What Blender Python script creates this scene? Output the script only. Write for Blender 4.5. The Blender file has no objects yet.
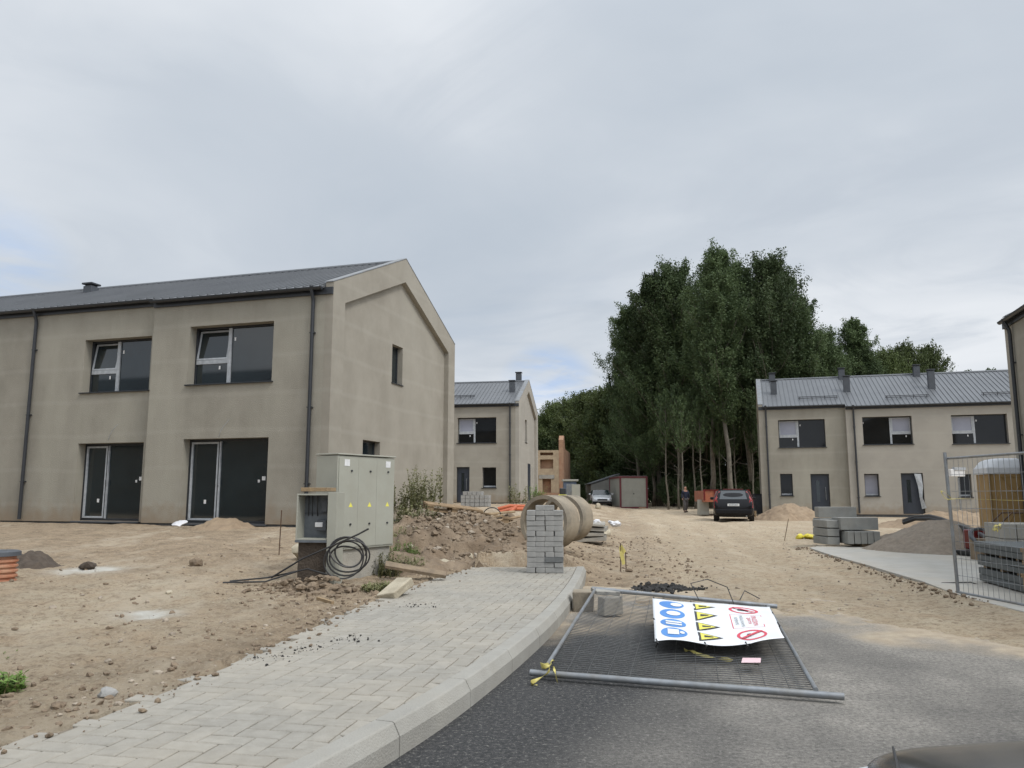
import bpy, bmesh, math, random
import numpy as np
from mathutils import Vector, Matrix, Euler, noise as mn
PI = math.pi
R = math.radians
rnd = random.Random(7)
SC = bpy.context.scene
COL = SC.collection
# ------------------------------------------------------------------ camera
F = 775.0; PIT = R(8.08); CH = 1.35
cam = bpy.data.cameras.new('camera'); camo = bpy.data.objects.new('camera', cam); COL.objects.link(camo)
cam.sensor_fit = 'HORIZONTAL'; cam.sensor_width = 36; cam.lens = 36 * F / 1024
cam.clip_start = .05; cam.clip_end = 3000
camo.location = (0, 0, CH); camo.rotation_euler = (PI / 2 + PIT, 0, 0)
SC.camera = camo

def ray(px, py):
    u = (px - 512) / F; v = (384 - py) / F
    return Vector((u, math.cos(PIT) - v * math.sin(PIT), math.sin(PIT) + v * math.cos(PIT)))
def at(px, py, Y):
    r = ray(px, py); t = Y / r.y
    return Vector((r.x * t, Y, CH + r.z * t))

# ------------------------------------------------------------------ helpers
ICO = {}
class MB:
    def __init__(s): s.v = []; s.f = []; s.m = []; s.cm = 0
    def add(s, vs, fs):
        b = len(s.v); s.v.extend([tuple(v) for v in vs])
        for f in fs: s.f.append(tuple(i + b for i in f)); s.m.append(s.cm)
        return s
    def box(s, c, d, rot=None, jit=0):
        x, y, z = d[0] / 2, d[1] / 2, d[2] / 2
        vs = [Vector((sx * x, sy * y, sz * z)) for sz in (-1, 1) for sy in (-1, 1) for sx in (-1, 1)]
        if rot is not None:
            m = Euler(rot).to_matrix(); vs = [m @ v for v in vs]
        if jit: vs = [v + Vector([rnd.uniform(-jit, jit) for _ in range(3)]) for v in vs]
        c = Vector(c)
        return s.add([v + c for v in vs], [(0, 2, 3, 1), (4, 5, 7, 6), (0, 1, 5, 4), (2, 6, 7, 3), (0, 4, 6, 2), (1, 3, 7, 5)])
    def span(s, a, b):
        return s.box([(a[i] + b[i]) / 2 for i in range(3)], [abs(b[i] - a[i]) for i in range(3)])
    def tube(s, pts, r, n=8, cap=True):
        pts = [Vector(p) for p in pts]
        rs = r if isinstance(r, (list, tuple)) else [r] * len(pts)
        b = len(s.v); up = None
        for i, p in enumerate(pts):
            t = (pts[min(i + 1, len(pts) - 1)] - pts[max(i - 1, 0)]).normalized()
            if up is None:
                up = t.cross(Vector((0, 0, 1)))
                if up.length < .01: up = t.cross(Vector((0, 1, 0)))
            up = (up - t * up.dot(t)).normalized(); w = t.cross(up)
            for k in range(n):
                a = 2 * PI * k / n
                s.v.append(tuple(p + (up * math.cos(a) + w * math.sin(a)) * rs[i]))
        for i in range(len(pts) - 1):
            for k in range(n):
                k2 = (k + 1) % n
                s.f.append((b + i * n + k, b + i * n + k2, b + (i + 1) * n + k2, b + (i + 1) * n + k)); s.m.append(s.cm)
        if cap:
            s.f.append(tuple(b + k for k in range(n))[::-1]); s.m.append(s.cm)
            e = b + (len(pts) - 1) * n
            s.f.append(tuple(e + k for k in range(n))); s.m.append(s.cm)
        return s
    def lathe(s, prof, n=32, c=(0, 0, 0)):
        b = len(s.v)
        for r, z in prof:
            for k in range(n):
                a = 2 * PI * k / n; s.v.append((c[0] + r * math.cos(a), c[1] + r * math.sin(a), c[2] + z))
        for i in range(len(prof) - 1):
            for k in range(n):
                k2 = (k + 1) % n
                s.f.append((b + i * n + k, b + i * n + k2, b + (i + 1) * n + k2, b + (i + 1) * n + k)); s.m.append(s.cm)
        return s
    def poly(s, pts): return s.add(pts, [tuple(range(len(pts)))])
    def prism(s, pts, off):
        n = len(pts); off = Vector(off)
        vs = [Vector(p) for p in pts] + [Vector(p) + off for p in pts]
        return s.add(vs, [tuple(range(n))[::-1], tuple(range(n, 2 * n))] + [(i, (i + 1) % n, (i + 1) % n + n, i + n) for i in range(n)])
    def rock(s, c, r, sq=.7, n=1):
        c = Vector(c)
        if n not in ICO:
            bm = bmesh.new(); bmesh.ops.create_icosphere(bm, subdivisions=n, radius=1); ICO[n] = ([v.co.copy() for v in bm.verts], [tuple(v.index for v in f.verts) for f in bm.faces]); bm.free()
        o = Vector((rnd.uniform(-99, 99), rnd.uniform(-99, 99), 0)); sc = Vector((rnd.uniform(.7, 1.3), rnd.uniform(.7, 1.3), sq * rnd.uniform(.7, 1.2)))
        e = Euler((rnd.uniform(-.4, .4), rnd.uniform(-.4, .4), rnd.uniform(0, 6))).to_matrix()
        vs = []
        for vc in ICO[n][0]:
            q = vc * (1 + .45 * mn.noise(vc * 1.3 + o)); q = Vector((q.x * sc.x, q.y * sc.y, q.z * sc.z)); vs.append(c + (e @ q) * r)
        return s.add(vs, ICO[n][1])
    def build(s, name, mat, parent=None, smooth=False, bevel=0, loc=None, rot=None, sharp=35):
        me = bpy.data.meshes.new(name); me.from_pydata(s.v, [], s.f); me.update()
        o = bpy.data.objects.new(name, me); COL.objects.link(o)
        for m in (mat if isinstance(mat, (list, tuple)) else [mat]): me.materials.append(m)
        if any(s.m): me.polygons.foreach_set('material_index', s.m)
        bm = bmesh.new(); bm.from_mesh(me); bmesh.ops.recalc_face_normals(bm, faces=bm.faces); bm.to_mesh(me); bm.free()
        if smooth: me.shade_smooth(); me.set_sharp_from_angle(angle=R(sharp))
        if parent: o.parent = parent
        if loc is not None: o.location = loc
        if rot is not None: o.rotation_euler = rot
        if bevel:
            b = o.modifiers.new('bevel', 'BEVEL'); b.width = bevel; b.segments = 2; b.limit_method = 'ANGLE'
        return o
def tag(o, label=None, cat=None, group=None, kind=None):
    if label: o['label'] = label
    if cat: o['category'] = cat
    if group: o['group'] = group
    if kind: o['kind'] = kind
    return o
def empty(name, loc, rz=0, label=None, cat=None, group=None):
    o = bpy.data.objects.new(name, None); COL.objects.link(o); o.location = loc; o.rotation_euler = (0, 0, rz)
    o.empty_display_size = .1
    return tag(o, label, cat, group)
def copy_tree(o, parent=None):
    c = o.copy(); COL.objects.link(c)
    if parent: c.parent = parent
    for ch in list(o.children): copy_tree(ch, c)
    return c

# ------------------------------------------------------------------ numpy noise
_rs = np.random.RandomState(3); _T = _rs.rand(512, 512).astype(np.float32)
def vnoise(x, y):
    xi = np.floor(x).astype(int); yi = np.floor(y).astype(int); fx = x - xi; fy = y - yi
    fx = fx * fx * (3 - 2 * fx); fy = fy * fy * (3 - 2 * fy)
    a = _T[xi & 511, yi & 511]; b = _T[(xi + 1) & 511, yi & 511]; c = _T[xi & 511, (yi + 1) & 511]; d = _T[(xi + 1) & 511, (yi + 1) & 511]
    return (a * (1 - fx) + b * fx) * (1 - fy) + (c * (1 - fx) + d * fx) * fy
def fbm(x, y, o=4, g=.5):
    s = 0; a = 1; t = 0
    for i in range(o):
        s = s + a * (vnoise(x * 2 ** i + 17.3 * i, y * 2 ** i + 9.1 * i) - .5); t += a; a *= g
    return s / t * 2
def sst(a, b, x):
    t = np.clip((x - a) / (b - a), 0, 1); return t * t * (3 - 2 * t)

# ------------------------------------------------------------------ materials
def mat(name, c1, c2=None, scale=4, rough=.8, bump=0, bscale=None, metal=0, stain=None, sscale=.6, samt=.5, streak=False, spec=None, detail=5, attr=None, obj_noise=True, contrast=(.35, .65)):
    m = bpy.data.materials.new(name); m.use_nodes = True; nt = m.node_tree; N = nt.nodes; L = nt.links
    b = N['Principled BSDF']; b.inputs['Roughness'].default_value = rough; b.inputs['Metallic'].default_value = metal
    if spec is not None: b.inputs['Specular IOR Level'].default_value = spec
    tc = N.new('ShaderNodeTexCoord'); co = tc.outputs['Object']
    c1 = (*c1, 1); c2 = (*(c2 or [c * .8 for c in c1[:3]]), 1)
    no = N.new('ShaderNodeTexNoise'); no.inputs['Scale'].default_value = scale; no.inputs['Detail'].default_value = detail; no.inputs['Roughness'].default_value = .6
    L.new(co, no.inputs['Vector'])
    mr = N.new('ShaderNodeMapRange'); mr.inputs[1].default_value = contrast[0]; mr.inputs[2].default_value = contrast[1]; L.new(no.outputs['Fac'], mr.inputs[0])
    mx = N.new('ShaderNodeMix'); mx.data_type = 'RGBA'; mx.inputs[6].default_value = c1; mx.inputs[7].default_value = c2; L.new(mr.outputs[0], mx.inputs[0])
    out = mx.outputs[2]
    if stain:
        sn = N.new('ShaderNodeTexNoise'); sn.inputs['Scale'].default_value = sscale; sn.inputs['Detail'].default_value = 7; sn.inputs['Roughness'].default_value = .65
        mp = N.new('ShaderNodeMapping'); mp.inputs['Location'].default_value = (5.3, 2.1, 7.7)
        if streak: mp.inputs['Scale'].default_value = (1, 1, .25)
        L.new(co, mp.inputs[0]); L.new(mp.outputs[0], sn.inputs['Vector'])
        r2 = N.new('ShaderNodeMapRange'); r2.inputs[1].default_value = .42; r2.inputs[2].default_value = .68; r2.inputs[4].default_value = samt; L.new(sn.outputs['Fac'], r2.inputs[0])
        m2 = N.new('ShaderNodeMix'); m2.data_type = 'RGBA'; m2.inputs[7].default_value = (*stain, 1); L.new(out, m2.inputs[6]); L.new(r2.outputs[0], m2.inputs[0]); out = m2.outputs[2]
    if attr:
        a = N.new('ShaderNodeAttribute'); a.attribute_name = attr
        hv = N.new('ShaderNodeHueSaturation'); L.new(out, hv.inputs['Color'])
        L.new(a.outputs['Fac'], hv.inputs['Value']); out = hv.outputs[0]
    if name.startswith('plaster'):
        sp = N.new('ShaderNodeSeparateXYZ'); L.new(co, sp.inputs[0])
        sn2 = N.new('ShaderNodeTexNoise'); sn2.inputs['Scale'].default_value = 3.5; sn2.inputs['Detail'].default_value = 6; L.new(co, sn2.inputs['Vector'])
        ad = N.new('ShaderNodeMath'); ad.operation = 'MULTIPLY_ADD'; L.new(sn2.outputs['Fac'], ad.inputs[0]); ad.inputs[1].default_value = -1.1; L.new(sp.outputs[2], ad.inputs[2])
        r3 = N.new('ShaderNodeMapRange'); r3.inputs[1].default_value = .05; r3.inputs[2].default_value = -.55; r3.inputs[4].default_value = .7; L.new(ad.outputs[0], r3.inputs[0])
        m3 = N.new('ShaderNodeMix'); m3.data_type = 'RGBA'; m3.inputs[7].default_value = (.24, .18, .12, 1); L.new(out, m3.inputs[6]); L.new(r3.outputs[0], m3.inputs[0]); out = m3.outputs[2]
        # faint horizontal board lines of the render coats
        wv = N.new('ShaderNodeTexWave'); wv.wave_type = 'BANDS'; wv.bands_direction = 'Z'; wv.inputs['Scale'].default_value = .33; wv.inputs['Distortion'].default_value = .8; wv.inputs['Detail'].default_value = 3; L.new(co, wv.inputs['Vector'])
        r4 = N.new('ShaderNodeMapRange'); r4.inputs[1].default_value = .93; r4.inputs[2].default_value = 1.0; r4.inputs[4].default_value = .14; L.new(wv.outputs['Fac'], r4.inputs[0])
        m4 = N.new('ShaderNodeMix'); m4.data_type = 'RGBA'; m4.inputs[7].default_value = (.40, .38, .33, 1); L.new(out, m4.inputs[6]); L.new(r4.outputs[0], m4.inputs[0]); out = m4.outputs[2]
    L.new(out, b.inputs['Base Color'])
    if bump:
        bn = N.new('ShaderNodeTexNoise'); bn.inputs['Scale'].default_value = bscale or scale * 5; bn.inputs['Detail'].default_value = 6; L.new(co, bn.inputs['Vector'])
        bp = N.new('ShaderNodeBump'); bp.inputs['Strength'].default_value = bump; bp.inputs['Distance'].default_value = .02; L.new(bn.outputs['Fac'], bp.inputs['Height']); L.new(bp.outputs[0], b.inputs['Normal'])
    return m
M = {}
M['plaster'] = mat('plaster', (.295, .272, .228), (.248, .227, .188), 1.3, .92, .25, 60, stain=(.335, .315, .268), sscale=.35, samt=.55, streak=True)
M['plaster_dark'] = mat('plaster_dark', (.290, .270, .226), (.236, .219, .181), .9, .92, .5, 40, stain=(.34, .323, .268), sscale=.6, samt=.75, streak=True)
M['plaster_pale'] = mat('plaster_pale', (.335, .313, .272), (.30, .28, .244), 1.2, .92, .2, 60, stain=(.37, .345, .3), sscale=.4, samt=.5)
M['plinth'] = mat('plinth', (.05, .052, .055), (.08, .08, .08), 6, .8, .2)
M['roof'] = mat('roof_metal', (.150, .158, .168), (.128, .135, .145), .8, .45, 0, metal=.3, stain=(.18, .187, .195), sscale=.4, samt=.4)
M['anth'] = mat('anthracite_metal', (.022, .025, .030), (.03, .033, .038), 5, .4)
M['anth2'] = mat('grey_metal', (.07, .078, .088), (.055, .06, .07), 5, .5)
M['pvc'] = mat('film_covered_pvc', (.42, .44, .46), (.30, .32, .34), 9, .45)
M['film'] = mat('masking_film', (.30, .31, .37), (.26, .27, .32), 1.2, .25)
M['sticker'] = mat('white_sticker', (.7, .7, .7), (.6, .6, .6), 20, .5)
def glass_mat(name, c):
    m = mat(name, c, [x * .7 for x in c], 1.5, .05, 0, spec=.8); return m
M['glass'] = glass_mat('dark_glass', (.010, .018, .022)); M['glass'].node_tree.nodes['Principled BSDF'].inputs['Specular IOR Level'].default_value = 1.0
M['glass_far'] = glass_mat('far_glass', (.008, .009, .010)); M['glass_far'].node_tree.nodes['Principled BSDF'].inputs['Specular IOR Level'].default_value = .5  # darker glass with weaker reflection, for windows of the far houses
M['door'] = mat('door_leaf', (.022, .03, .042), (.03, .036, .05), 3, .45)
M['concrete'] = mat('concrete', (.33, .32, .29), (.24, .23, .205), 3, .9, .5, 40, stain=(.40, .36, .29), sscale=1.5, samt=.6)
M['ring'] = mat('ring_concrete', (.27, .225, .165), (.16, .14, .11), 3, .92, .5, 30, stain=(.38, .33, .25), sscale=2, samt=.7)
M['kerb'] = mat('kerb_concrete', (.335, .325, .293), (.28, .27, .243), 3, .9, .35, 90, stain=(.30, .28, .24), sscale=1.4, samt=.5)
M['paver'] = mat('paver', (.315, .298, .262), (.265, .25, .217), 14, .92, .3, 120, stain=(.37, .33, .265), sscale=.9, samt=.55, attr='tint')
M['paver_right'] = mat('paver_right', (.40, .39, .36), (.35, .335, .30), 3, .92, .3, 60, stain=(.46, .40, .31), sscale=.7, samt=.4)
M['block'] = mat('grey_block', (.32, .315, .30), (.25, .248, .238), 9, .9, .3, 80)
M['block_d'] = mat('dark_block', (.15, .155, .155), (.12, .125, .125), 9, .9, .3, 80)
M['kerbstack'] = mat('kerb_stack', (.25, .26, .25), (.20, .205, .20), 5, .9, .3, 60, stain=(.30, .28, .24), sscale=1.5, samt=.4)
M['darkslab'] = mat('dark_slab', (.12, .13, .13), (.09, .10, .10), 5, .85, .2, 60)
M['galv'] = mat('galvanised', (.30, .32, .34), (.22, .235, .25), 12, .42, metal=.5, stain=(.20, .18, .15), sscale=4, samt=.6)
M['wire'] = mat('wire', (.12, .125, .125), (.08, .08, .08), 12, .5, metal=.5)
M['banner'] = mat('banner_vinyl', (.78, .80, .82), (.73, .75, .77), 2, .45)
M['blue'] = mat('print_blue', (.07, .22, .55), (.09, .26, .6), 4, .5)
M['yellow'] = mat('print_yellow', (.72, .66, .10), (.75, .7, .14), 4, .5)
M['red'] = mat('print_red', (.62, .05, .09), (.66, .08, .12), 4, .5)
M['black'] = mat('print_black', (.04, .04, .045), (.05, .05, .055), 4, .5)
M['greyink'] = mat('print_grey', (.22, .25, .28), (.25, .28, .3), 4, .5)
M['tape'] = mat('warning_tape', (.58, .50, .15), (.42, .36, .11), 12, .5)
M['card'] = mat('pink_card', (.75, .55, .58), (.7, .5, .53), 8, .6)
M['cabinet'] = mat('cabinet_grey', (.345, .345, .295), (.32, .32, .272), 2, .55, stain=(.29, .28, .23), sscale=2.5, samt=.5)
M['cab_in'] = mat('meter_inside', (.13, .145, .16), (.09, .10, .11), 6, .6)
M['wood'] = mat('wood', (.32, .23, .13), (.22, .155, .09), 7, .85, .3, 40)
M['wood_old'] = mat('old_wood', (.25, .19, .125), (.17, .13, .09), 7, .9, .4, 40)
M['pallet'] = mat('pallet_wood', (.34, .24, .14), (.24, .165, .095), 7, .85, .3, 40)
M['cable'] = mat('black_cable', (.02, .02, .022), (.035, .033, .03), 8, .5)
M['rust'] = mat('rusty_steel', (.10, .055, .03), (.06, .035, .02), 10, .8)
M['orange'] = mat('orange_plastic', (.50, .12, .045), (.42, .10, .04), 8, .5)
M['terracotta'] = mat('corrugated_plastic', (.40, .155, .085), (.33, .13, .07), 8, .55, stain=(.42, .3, .2), sscale=5, samt=.5)
M['limestone'] = mat('limestone', (.46, .41, .31), (.35, .305, .225), 6, .9, .5, 40)
M['clod'] = mat('clod', (.23, .175, .12), (.15, .112, .077), 10, .95, .5, 50)
M['pebble'] = mat('pebble', (.38, .325, .255), (.24, .20, .155), 9, .9, .3, 60, attr=None)
M['gravelpile'] = mat('gravel_pile', (.25, .205, .16), (.185, .155, .12), 14, .95, 1, 60, stain=(.30, .26, .21), sscale=2, samt=.5)
M['sandpile'] = mat('sand_pile', (.29, .215, .14), (.22, .16, .105), 5, .95, 1, 25, stain=(.33, .255, .175), sscale=1.5, samt=.5)
M['darksoil'] = mat('dark_soil', (.085, .066, .05), (.06, .046, .035), 9, .95, .8, 40)
M['rubble'] = mat('rubble_soil', (.19, .138, .09), (.115, .082, .053), 2.2, .95, 1, 25, stain=(.28, .22, .155), sscale=1.8, samt=.6)
M['whitebag'] = mat('white_plastic', (.72, .72, .74), (.6, .6, .62), 4, .5)
M['yellowbag'] = mat('yellow_plastic', (.72, .63, .05), (.6, .5, .05), 4, .5)
M['toilet'] = mat('tan_plastic', (.30, .19, .07), (.26, .165, .06), 3, .6, stain=(.34, .23, .10), sscale=1.5, samt=.4)
M['toilet_roof'] = mat('translucent_roof', (.62, .64, .66), (.55, .57, .6), 3, .5)
M['container'] = mat('container_grey', (.34, .335, .29), (.30, .295, .255), 2, .6)
M['cont_red'] = mat('container_red', (.14, .025, .032), (.11, .02, .028), 4, .5)
M['shed'] = mat('shed_sheet', (.22, .22, .20), (.18, .18, .165), 3, .6)
M['trailer'] = mat('trailer_orange', (.34, .10, .045), (.24, .07, .035), 4, .7, stain=(.18, .09, .05), sscale=2, samt=.5)
M['tyre'] = mat('tyre', (.02, .02, .02), (.03, .028, .026), 6, .9)
M['rim'] = mat('rim', (.35, .35, .36), (.28, .28, .29), 6, .4, metal=.7)
M['silver'] = mat('silver_paint', (.55, .56, .57), (.5, .51, .52), 2, .3, metal=.3)
M['carblack'] = mat('black_paint', (.006, .006, .008), (.010, .010, .011), 2, .22, spec=.25)
M['cardark'] = mat('dark_grey_paint', (.035, .037, .04), (.045, .045, .046), 2, .22, spec=.6, stain=(.10, .09, .075), sscale=3, samt=.35)
M['redpaint'] = mat('dark_red_paint', (.13, .012, .012), (.10, .01, .01), 2, .25)
M['lampred'] = mat('tail_lamp', (.28, .02, .02), (.2, .015, .015), 5, .2)
M['lampclear'] = mat('head_lamp', (.5, .52, .54), (.4, .4, .42), 5, .1)
M['plate'] = mat('plate', (.65, .66, .66), (.6, .6, .6), 6, .4)
M['skin'] = mat('skin', (.50, .27, .19), (.45, .24, .17), 6, .6)
M['navy'] = mat('navy_cloth', (.018, .022, .045), (.025, .03, .055), 8, .9)
M['greycloth'] = mat('grey_trousers', (.12, .11, .11), (.09, .085, .085), 8, .9)
M['hair'] = mat('hair', (.08, .055, .035), (.05, .035, .025), 20, .8)
M['bark'] = mat('bark', (.20, .17, .135), (.11, .095, .075), 3, .95, .6, 12)
M['bark_pale'] = mat('pale_bark', (.17, .15, .12), (.095, .085, .068), 2.5, .95, .5, 12)
M['stem'] = mat('stem', (.14, .16, .06), (.18, .14, .07), 9, .8)
M['redbrick'] = mat('clay_block', (.36, .20, .12), (.27, .15, .095), 4, .9, .3, 20, stain=(.42, .30, .2), sscale=1, samt=.5)
M['paleblock'] = mat('pale_block', (.42, .33, .22), (.33, .25, .17), 3, .9, .3, 20)
M['signblue'] = mat('cabin_blue', (.10, .13, .19), (.07, .09, .13), 3, .6)
M['snow_dust'] = mat('lime_dust', (.50, .48, .44), (.42, .39, .34), 3, .95, .5, 30)

def leaf_mat(name, c1, c2):
    m = bpy.data.materials.new(name); m.use_nodes = True; nt = m.node_tree; N = nt.nodes; L = nt.links
    b = N['Principled BSDF']; b.inputs['Roughness'].default_value = .6; b.inputs['Specular IOR Level'].default_value = .25
    a = N.new('ShaderNodeAttribute'); a.attribute_name = 'tint'
    oi = N.new('ShaderNodeObjectInfo')
    mx = N.new('ShaderNodeMix'); mx.data_type = 'RGBA'; mx.inputs[6].default_value = (*c1, 1); mx.inputs[7].default_value = (*c2, 1); L.new(a.outputs['Fac'], mx.inputs[0])
    hv = N.new('ShaderNodeHueSaturation'); L.new(mx.outputs[2], hv.inputs['Color'])
    mr = N.new('ShaderNodeMapRange'); mr.inputs[3].default_value = .72; mr.inputs[4].default_value = 1.3; L.new(oi.outputs['Random'], mr.inputs[0]); L.new(mr.outputs[0], hv.inputs['Value'])
    L.new(hv.outputs[0], b.inputs['Base Color'])
    tr = N.new('ShaderNodeBsdfTranslucent'); L.new(hv.outputs[0], tr.inputs[0])
    ms = N.new('ShaderNodeMixShader'); ms.inputs[0].default_value = .25
    L.new(b.outputs[0], ms.inputs[1]); L.new(tr.outputs[0], ms.inputs[2]); L.new(ms.outputs[0], N['Material Output'].inputs[0])
    return m
M['leaf'] = leaf_mat('leaf_dark', (.046, .073, .031), (.105, .142, .060))
M['leaf2'] = leaf_mat('leaf_olive', (.06, .085, .028), (.12, .15, .055))
M['weed'] = leaf_mat('leaf_weed', (.15, .165, .07), (.27, .26, .14))
M['grass'] = leaf_mat('leaf_grass', (.10, .17, .035), (.17, .27, .07))

# ------------------------------------------------------------------ terrain
LX = [(-6, -17), (0, -7), (1.5, -4.9), (2.8, -3.4), (3.85, -2.45), (5.3, -2.03), (8.5, -1.62), (11.6, -1.0), (13.9, -.36), (16, .3)]
KP = [(-6, -9.5), (-2, -4.6), (0, -2.9), (1.5, -1.95), (2.8, -1.2), (4.05, -.66), (5.35, -.22), (7.45, .32), (9.3, .68), (11.2, .98), (13.05, 1.22)]
def smooth_pts(P, n=12):
    out = []
    for i in range(len(P) - 1):
        p = [P[max(i - 1, 0)], P[i], P[i + 1], P[min(i + 2, len(P) - 1)]]
        for k in range(n):
            t = k / n
            out.append(tuple(.5 * ((2 * p[1][j]) + (-p[0][j] + p[2][j]) * t + (2 * p[0][j] - 5 * p[1][j] + 4 * p[2][j] - p[3][j]) * t * t + (-p[0][j] + 3 * p[1][j] - 3 * p[2][j] + p[3][j]) * t ** 3) for j in (0, 1)))
    out.append(P[-1]); return out
KS = smooth_pts(KP); LS = smooth_pts(LX)
ky, kx = [p[0] for p in KS], [p[1] for p in KS]; ly, lx = [p[0] for p in LS], [p[1] for p in LS]
YEND = 13.1
def terrain(x, y, fine=True):
    x = np.asarray(x, float); y = np.asarray(y, float)
    HL = np.interp(y, [0, 4, 8, 12, 16, 19, 30, 46, 70, 100, 200], [.14, .16, .22, .33, .44, .52, .6, .78, .6, .5, .5])
    HR = np.interp(y, [0, 12, 30, 50, 90, 200], [0, 0, .1, .15, .3, .4])
    K = np.interp(y, ky, kx); Lf = np.interp(y, ly, lx)
    xr = np.interp(y, [13, 16, 20, 35, 60, 100, 200], [1.4, 2.0, 3.0, 5.0, 9, 14, 20]) + .5 * fbm(y * .5, x * 0 + 3, 3)
    e = np.where(y < YEND, K, xr); w = np.interp(y, [YEND, 14, 16, 30], [.8, 1.4, 2.6, 4.5])
    t = sst(0, 1, (e - x) / w)
    z = HR + (HL - HR) * t
    # left field close to the walk meets its edge
    dl = (Lf - x)
    nearw = sst(0, 3.5, dl)
    zl = .165 + (HL - .165) * nearw
    left = (y < 13.9) & (x < Lf)
    z = np.where(left, zl, z)
    walk = (y < YEND) & (x >= Lf - .0) & (x < K - .11)
    # asphalt edge
    B = np.interp(x, [.5, .9, 2.5, 3.85, 4.3, 4.6, 5.2, 6, 8, 12], [9.8, 10.1, 9.6, 8.8, 8.0, 7.4, 5.9, 3.6, -3, -9])
    Bn = B + 1.3 * fbm(x * .8, y * .5, 4) - y
    road = (~left) & (~walk) & (y < 16)
    cut = sst(-.1, .9, Bn)
    z = np.where(road, z + np.clip(-Bn * .030, -.055, .014) + (.016 * fbm(x * 2.3, y * 2.3, 3) + .012 * fbm(x * 8, y * 8, 3)) * np.clip(1 - np.abs(Bn) / 1.6, 0, 1), z)
    # low hollow behind the end of the kerb
    z = z - .07 * np.exp(-(((x - 1.3) / .6) ** 2 + ((y - 11.6) / 1.1) ** 2))
    # right side rises to the yard
    yard = sst(5.9, 6.4, x - np.interp(y, [5, 9.6, 15, 19, 30], [-.1, -.1, .75, -.1, -2.0]) * 1.0) * sst(8, 10, y) * (1 - sst(19, 22, y))
    ye_ = np.interp(y, [6, 9.6, 11.5, 14.2, 18.7], [5.42, 5.55, 5.95, 6.35, 7.0])
    z = z + (.078 - .13 * sst(.02, .25, x - ye_) * (x < 13) * (y < 18.9)) * sst(-.75, -.04, x - ye_) * sst(4, 6, y) * (1 - sst(18.7, 19.8, y))
    if fine:
        # rough amplitude
        roady = np.where(y < YEND, x > K, x > xr - .3)
        amp = np.where(roady, .35, 1.0) * np.interp(y, [0, 20, 60, 120], [1, 1.3, 1.5, 2])
        n = .030 * fbm(x * .7, y * .7, 4) + .022 * fbm(x * 3.1 + 5, y * 3.1, 4, .6)
        rg = sst(.05, .5, fbm(x * .45 + 31, y * .45 + 7, 3))
        n = n + rg * .040 * np.abs(fbm(x * 6, y * 6 + 2, 3, .65)) + .026 * np.abs(fbm(x * 5 + 9, y * 5, 4, .7)) + .014 * fbm(x * 13, y * 13, 2, .7)
        n = n + .35 * .03 * (fbm(x * .3, y * 3.2 + x * .9, 3)) * sst(-3, -5, x) * sst(8, 13, y)
        z = z + n * amp * np.where(walk, 0, 1) * np.where(road & (cut > .5), .15, 1)
        # clods along the inner edge of the walk and near the mound
        z = z + np.where(left, np.exp(-(dl / .8) ** 2) * .035 * (fbm(x * 4, y * 4, 4, .65)), 0)
        # wheel ruts on the haul road
        c = np.interp(y, [8, 14, 30, 60], [3.0, 4.2, 7.0, 11])
        for s in (-2.3, -1.0, .5, 1.8):
            z = z - .05 * np.exp(-((x - c - s - .3 * fbm(y * .15, y * 0 + s, 2)) / .3) ** 2) * sst(9, 12, y) * roady
    z = np.where(walk, .06, z)
    return z
def gz(x, y): return float(terrain(np.array([x]), np.array([y]), False)[0])
def on(px, py, dz=0):
    lo = None
    r = ray(px, py)
    Y = 2.0
    while Y < 150:
        p = r * (Y / r.y); h = gz(p.x, Y) + dz
        if CH + p.z <= h: break
        Y *= 1.005
    return Vector((p.x, Y, h))

def grid_axis(a0, a1, step0, centre, grow, mx):
    pos = [centre]; s = step0
    while pos[-1] < a1: pos.append(pos[-1] + s); s = min(s * grow, mx)
    neg = [centre]; s = step0
    while neg[-1] > a0: neg.append(neg[-1] - s); s = min(s * grow, mx)
    return np.array(sorted(set(neg + pos)))
xs = np.concatenate([grid_axis(-900, -8, .06, -8, 1.06, 60)[:-1], np.arange(-8, 9, .045), grid_axis(9, 900, .06, 9, 1.06, 60)])
xs = np.unique(np.round(xs, 4))
ys = [-40, -30, -20, -12, -8, -5, -3, -1, 0, 1, 2]; y = 2.4
while y < 1200:
    ys.append(y); y += max(.03, y * .0065 if y < 60 else y * .02)
ys = np.array(ys)
X, Y = np.meshgrid(xs, ys); Z = terrain(X, Y)
nx, ny = len(xs), len(ys)
import bisect
_xl, _yl = xs.tolist(), ys.tolist()
def gz(x, y):
    i = min(max(bisect.bisect_right(_xl, x) - 1, 0), nx - 2); j = min(max(bisect.bisect_right(_yl, y) - 1, 0), ny - 2)
    a = (x - _xl[i]) / (_xl[i + 1] - _xl[i]); b_ = (y - _yl[j]) / (_yl[j + 1] - _yl[j])
    return float((Z[j, i] * (1 - a) + Z[j, i + 1] * a) * (1 - b_) + (Z[j + 1, i] * (1 - a) + Z[j + 1, i + 1] * a) * b_)
me = bpy.data.meshes.new('ground')
me.vertices.add(nx * ny); me.vertices.foreach_set('co', np.stack([X, Y, Z], -1).astype(np.float32).ravel())
ii = (np.arange(ny - 1)[:, None] * nx + np.arange(nx - 1)[None]).ravel()
q = np.stack([ii, ii + 1, ii + nx + 1, ii + nx], -1)
me.loops.add(q.size); me.loops.foreach_set('vertex_index', q.ravel().astype(np.int32))
me.polygons.add(len(q)); me.polygons.foreach_set('loop_start', (np.arange(len(q)) * 4).astype(np.int32)); me.polygons.foreach_set('loop_total', np.full(len(q), 4, np.int32))
me.update(); me.validate()
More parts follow.
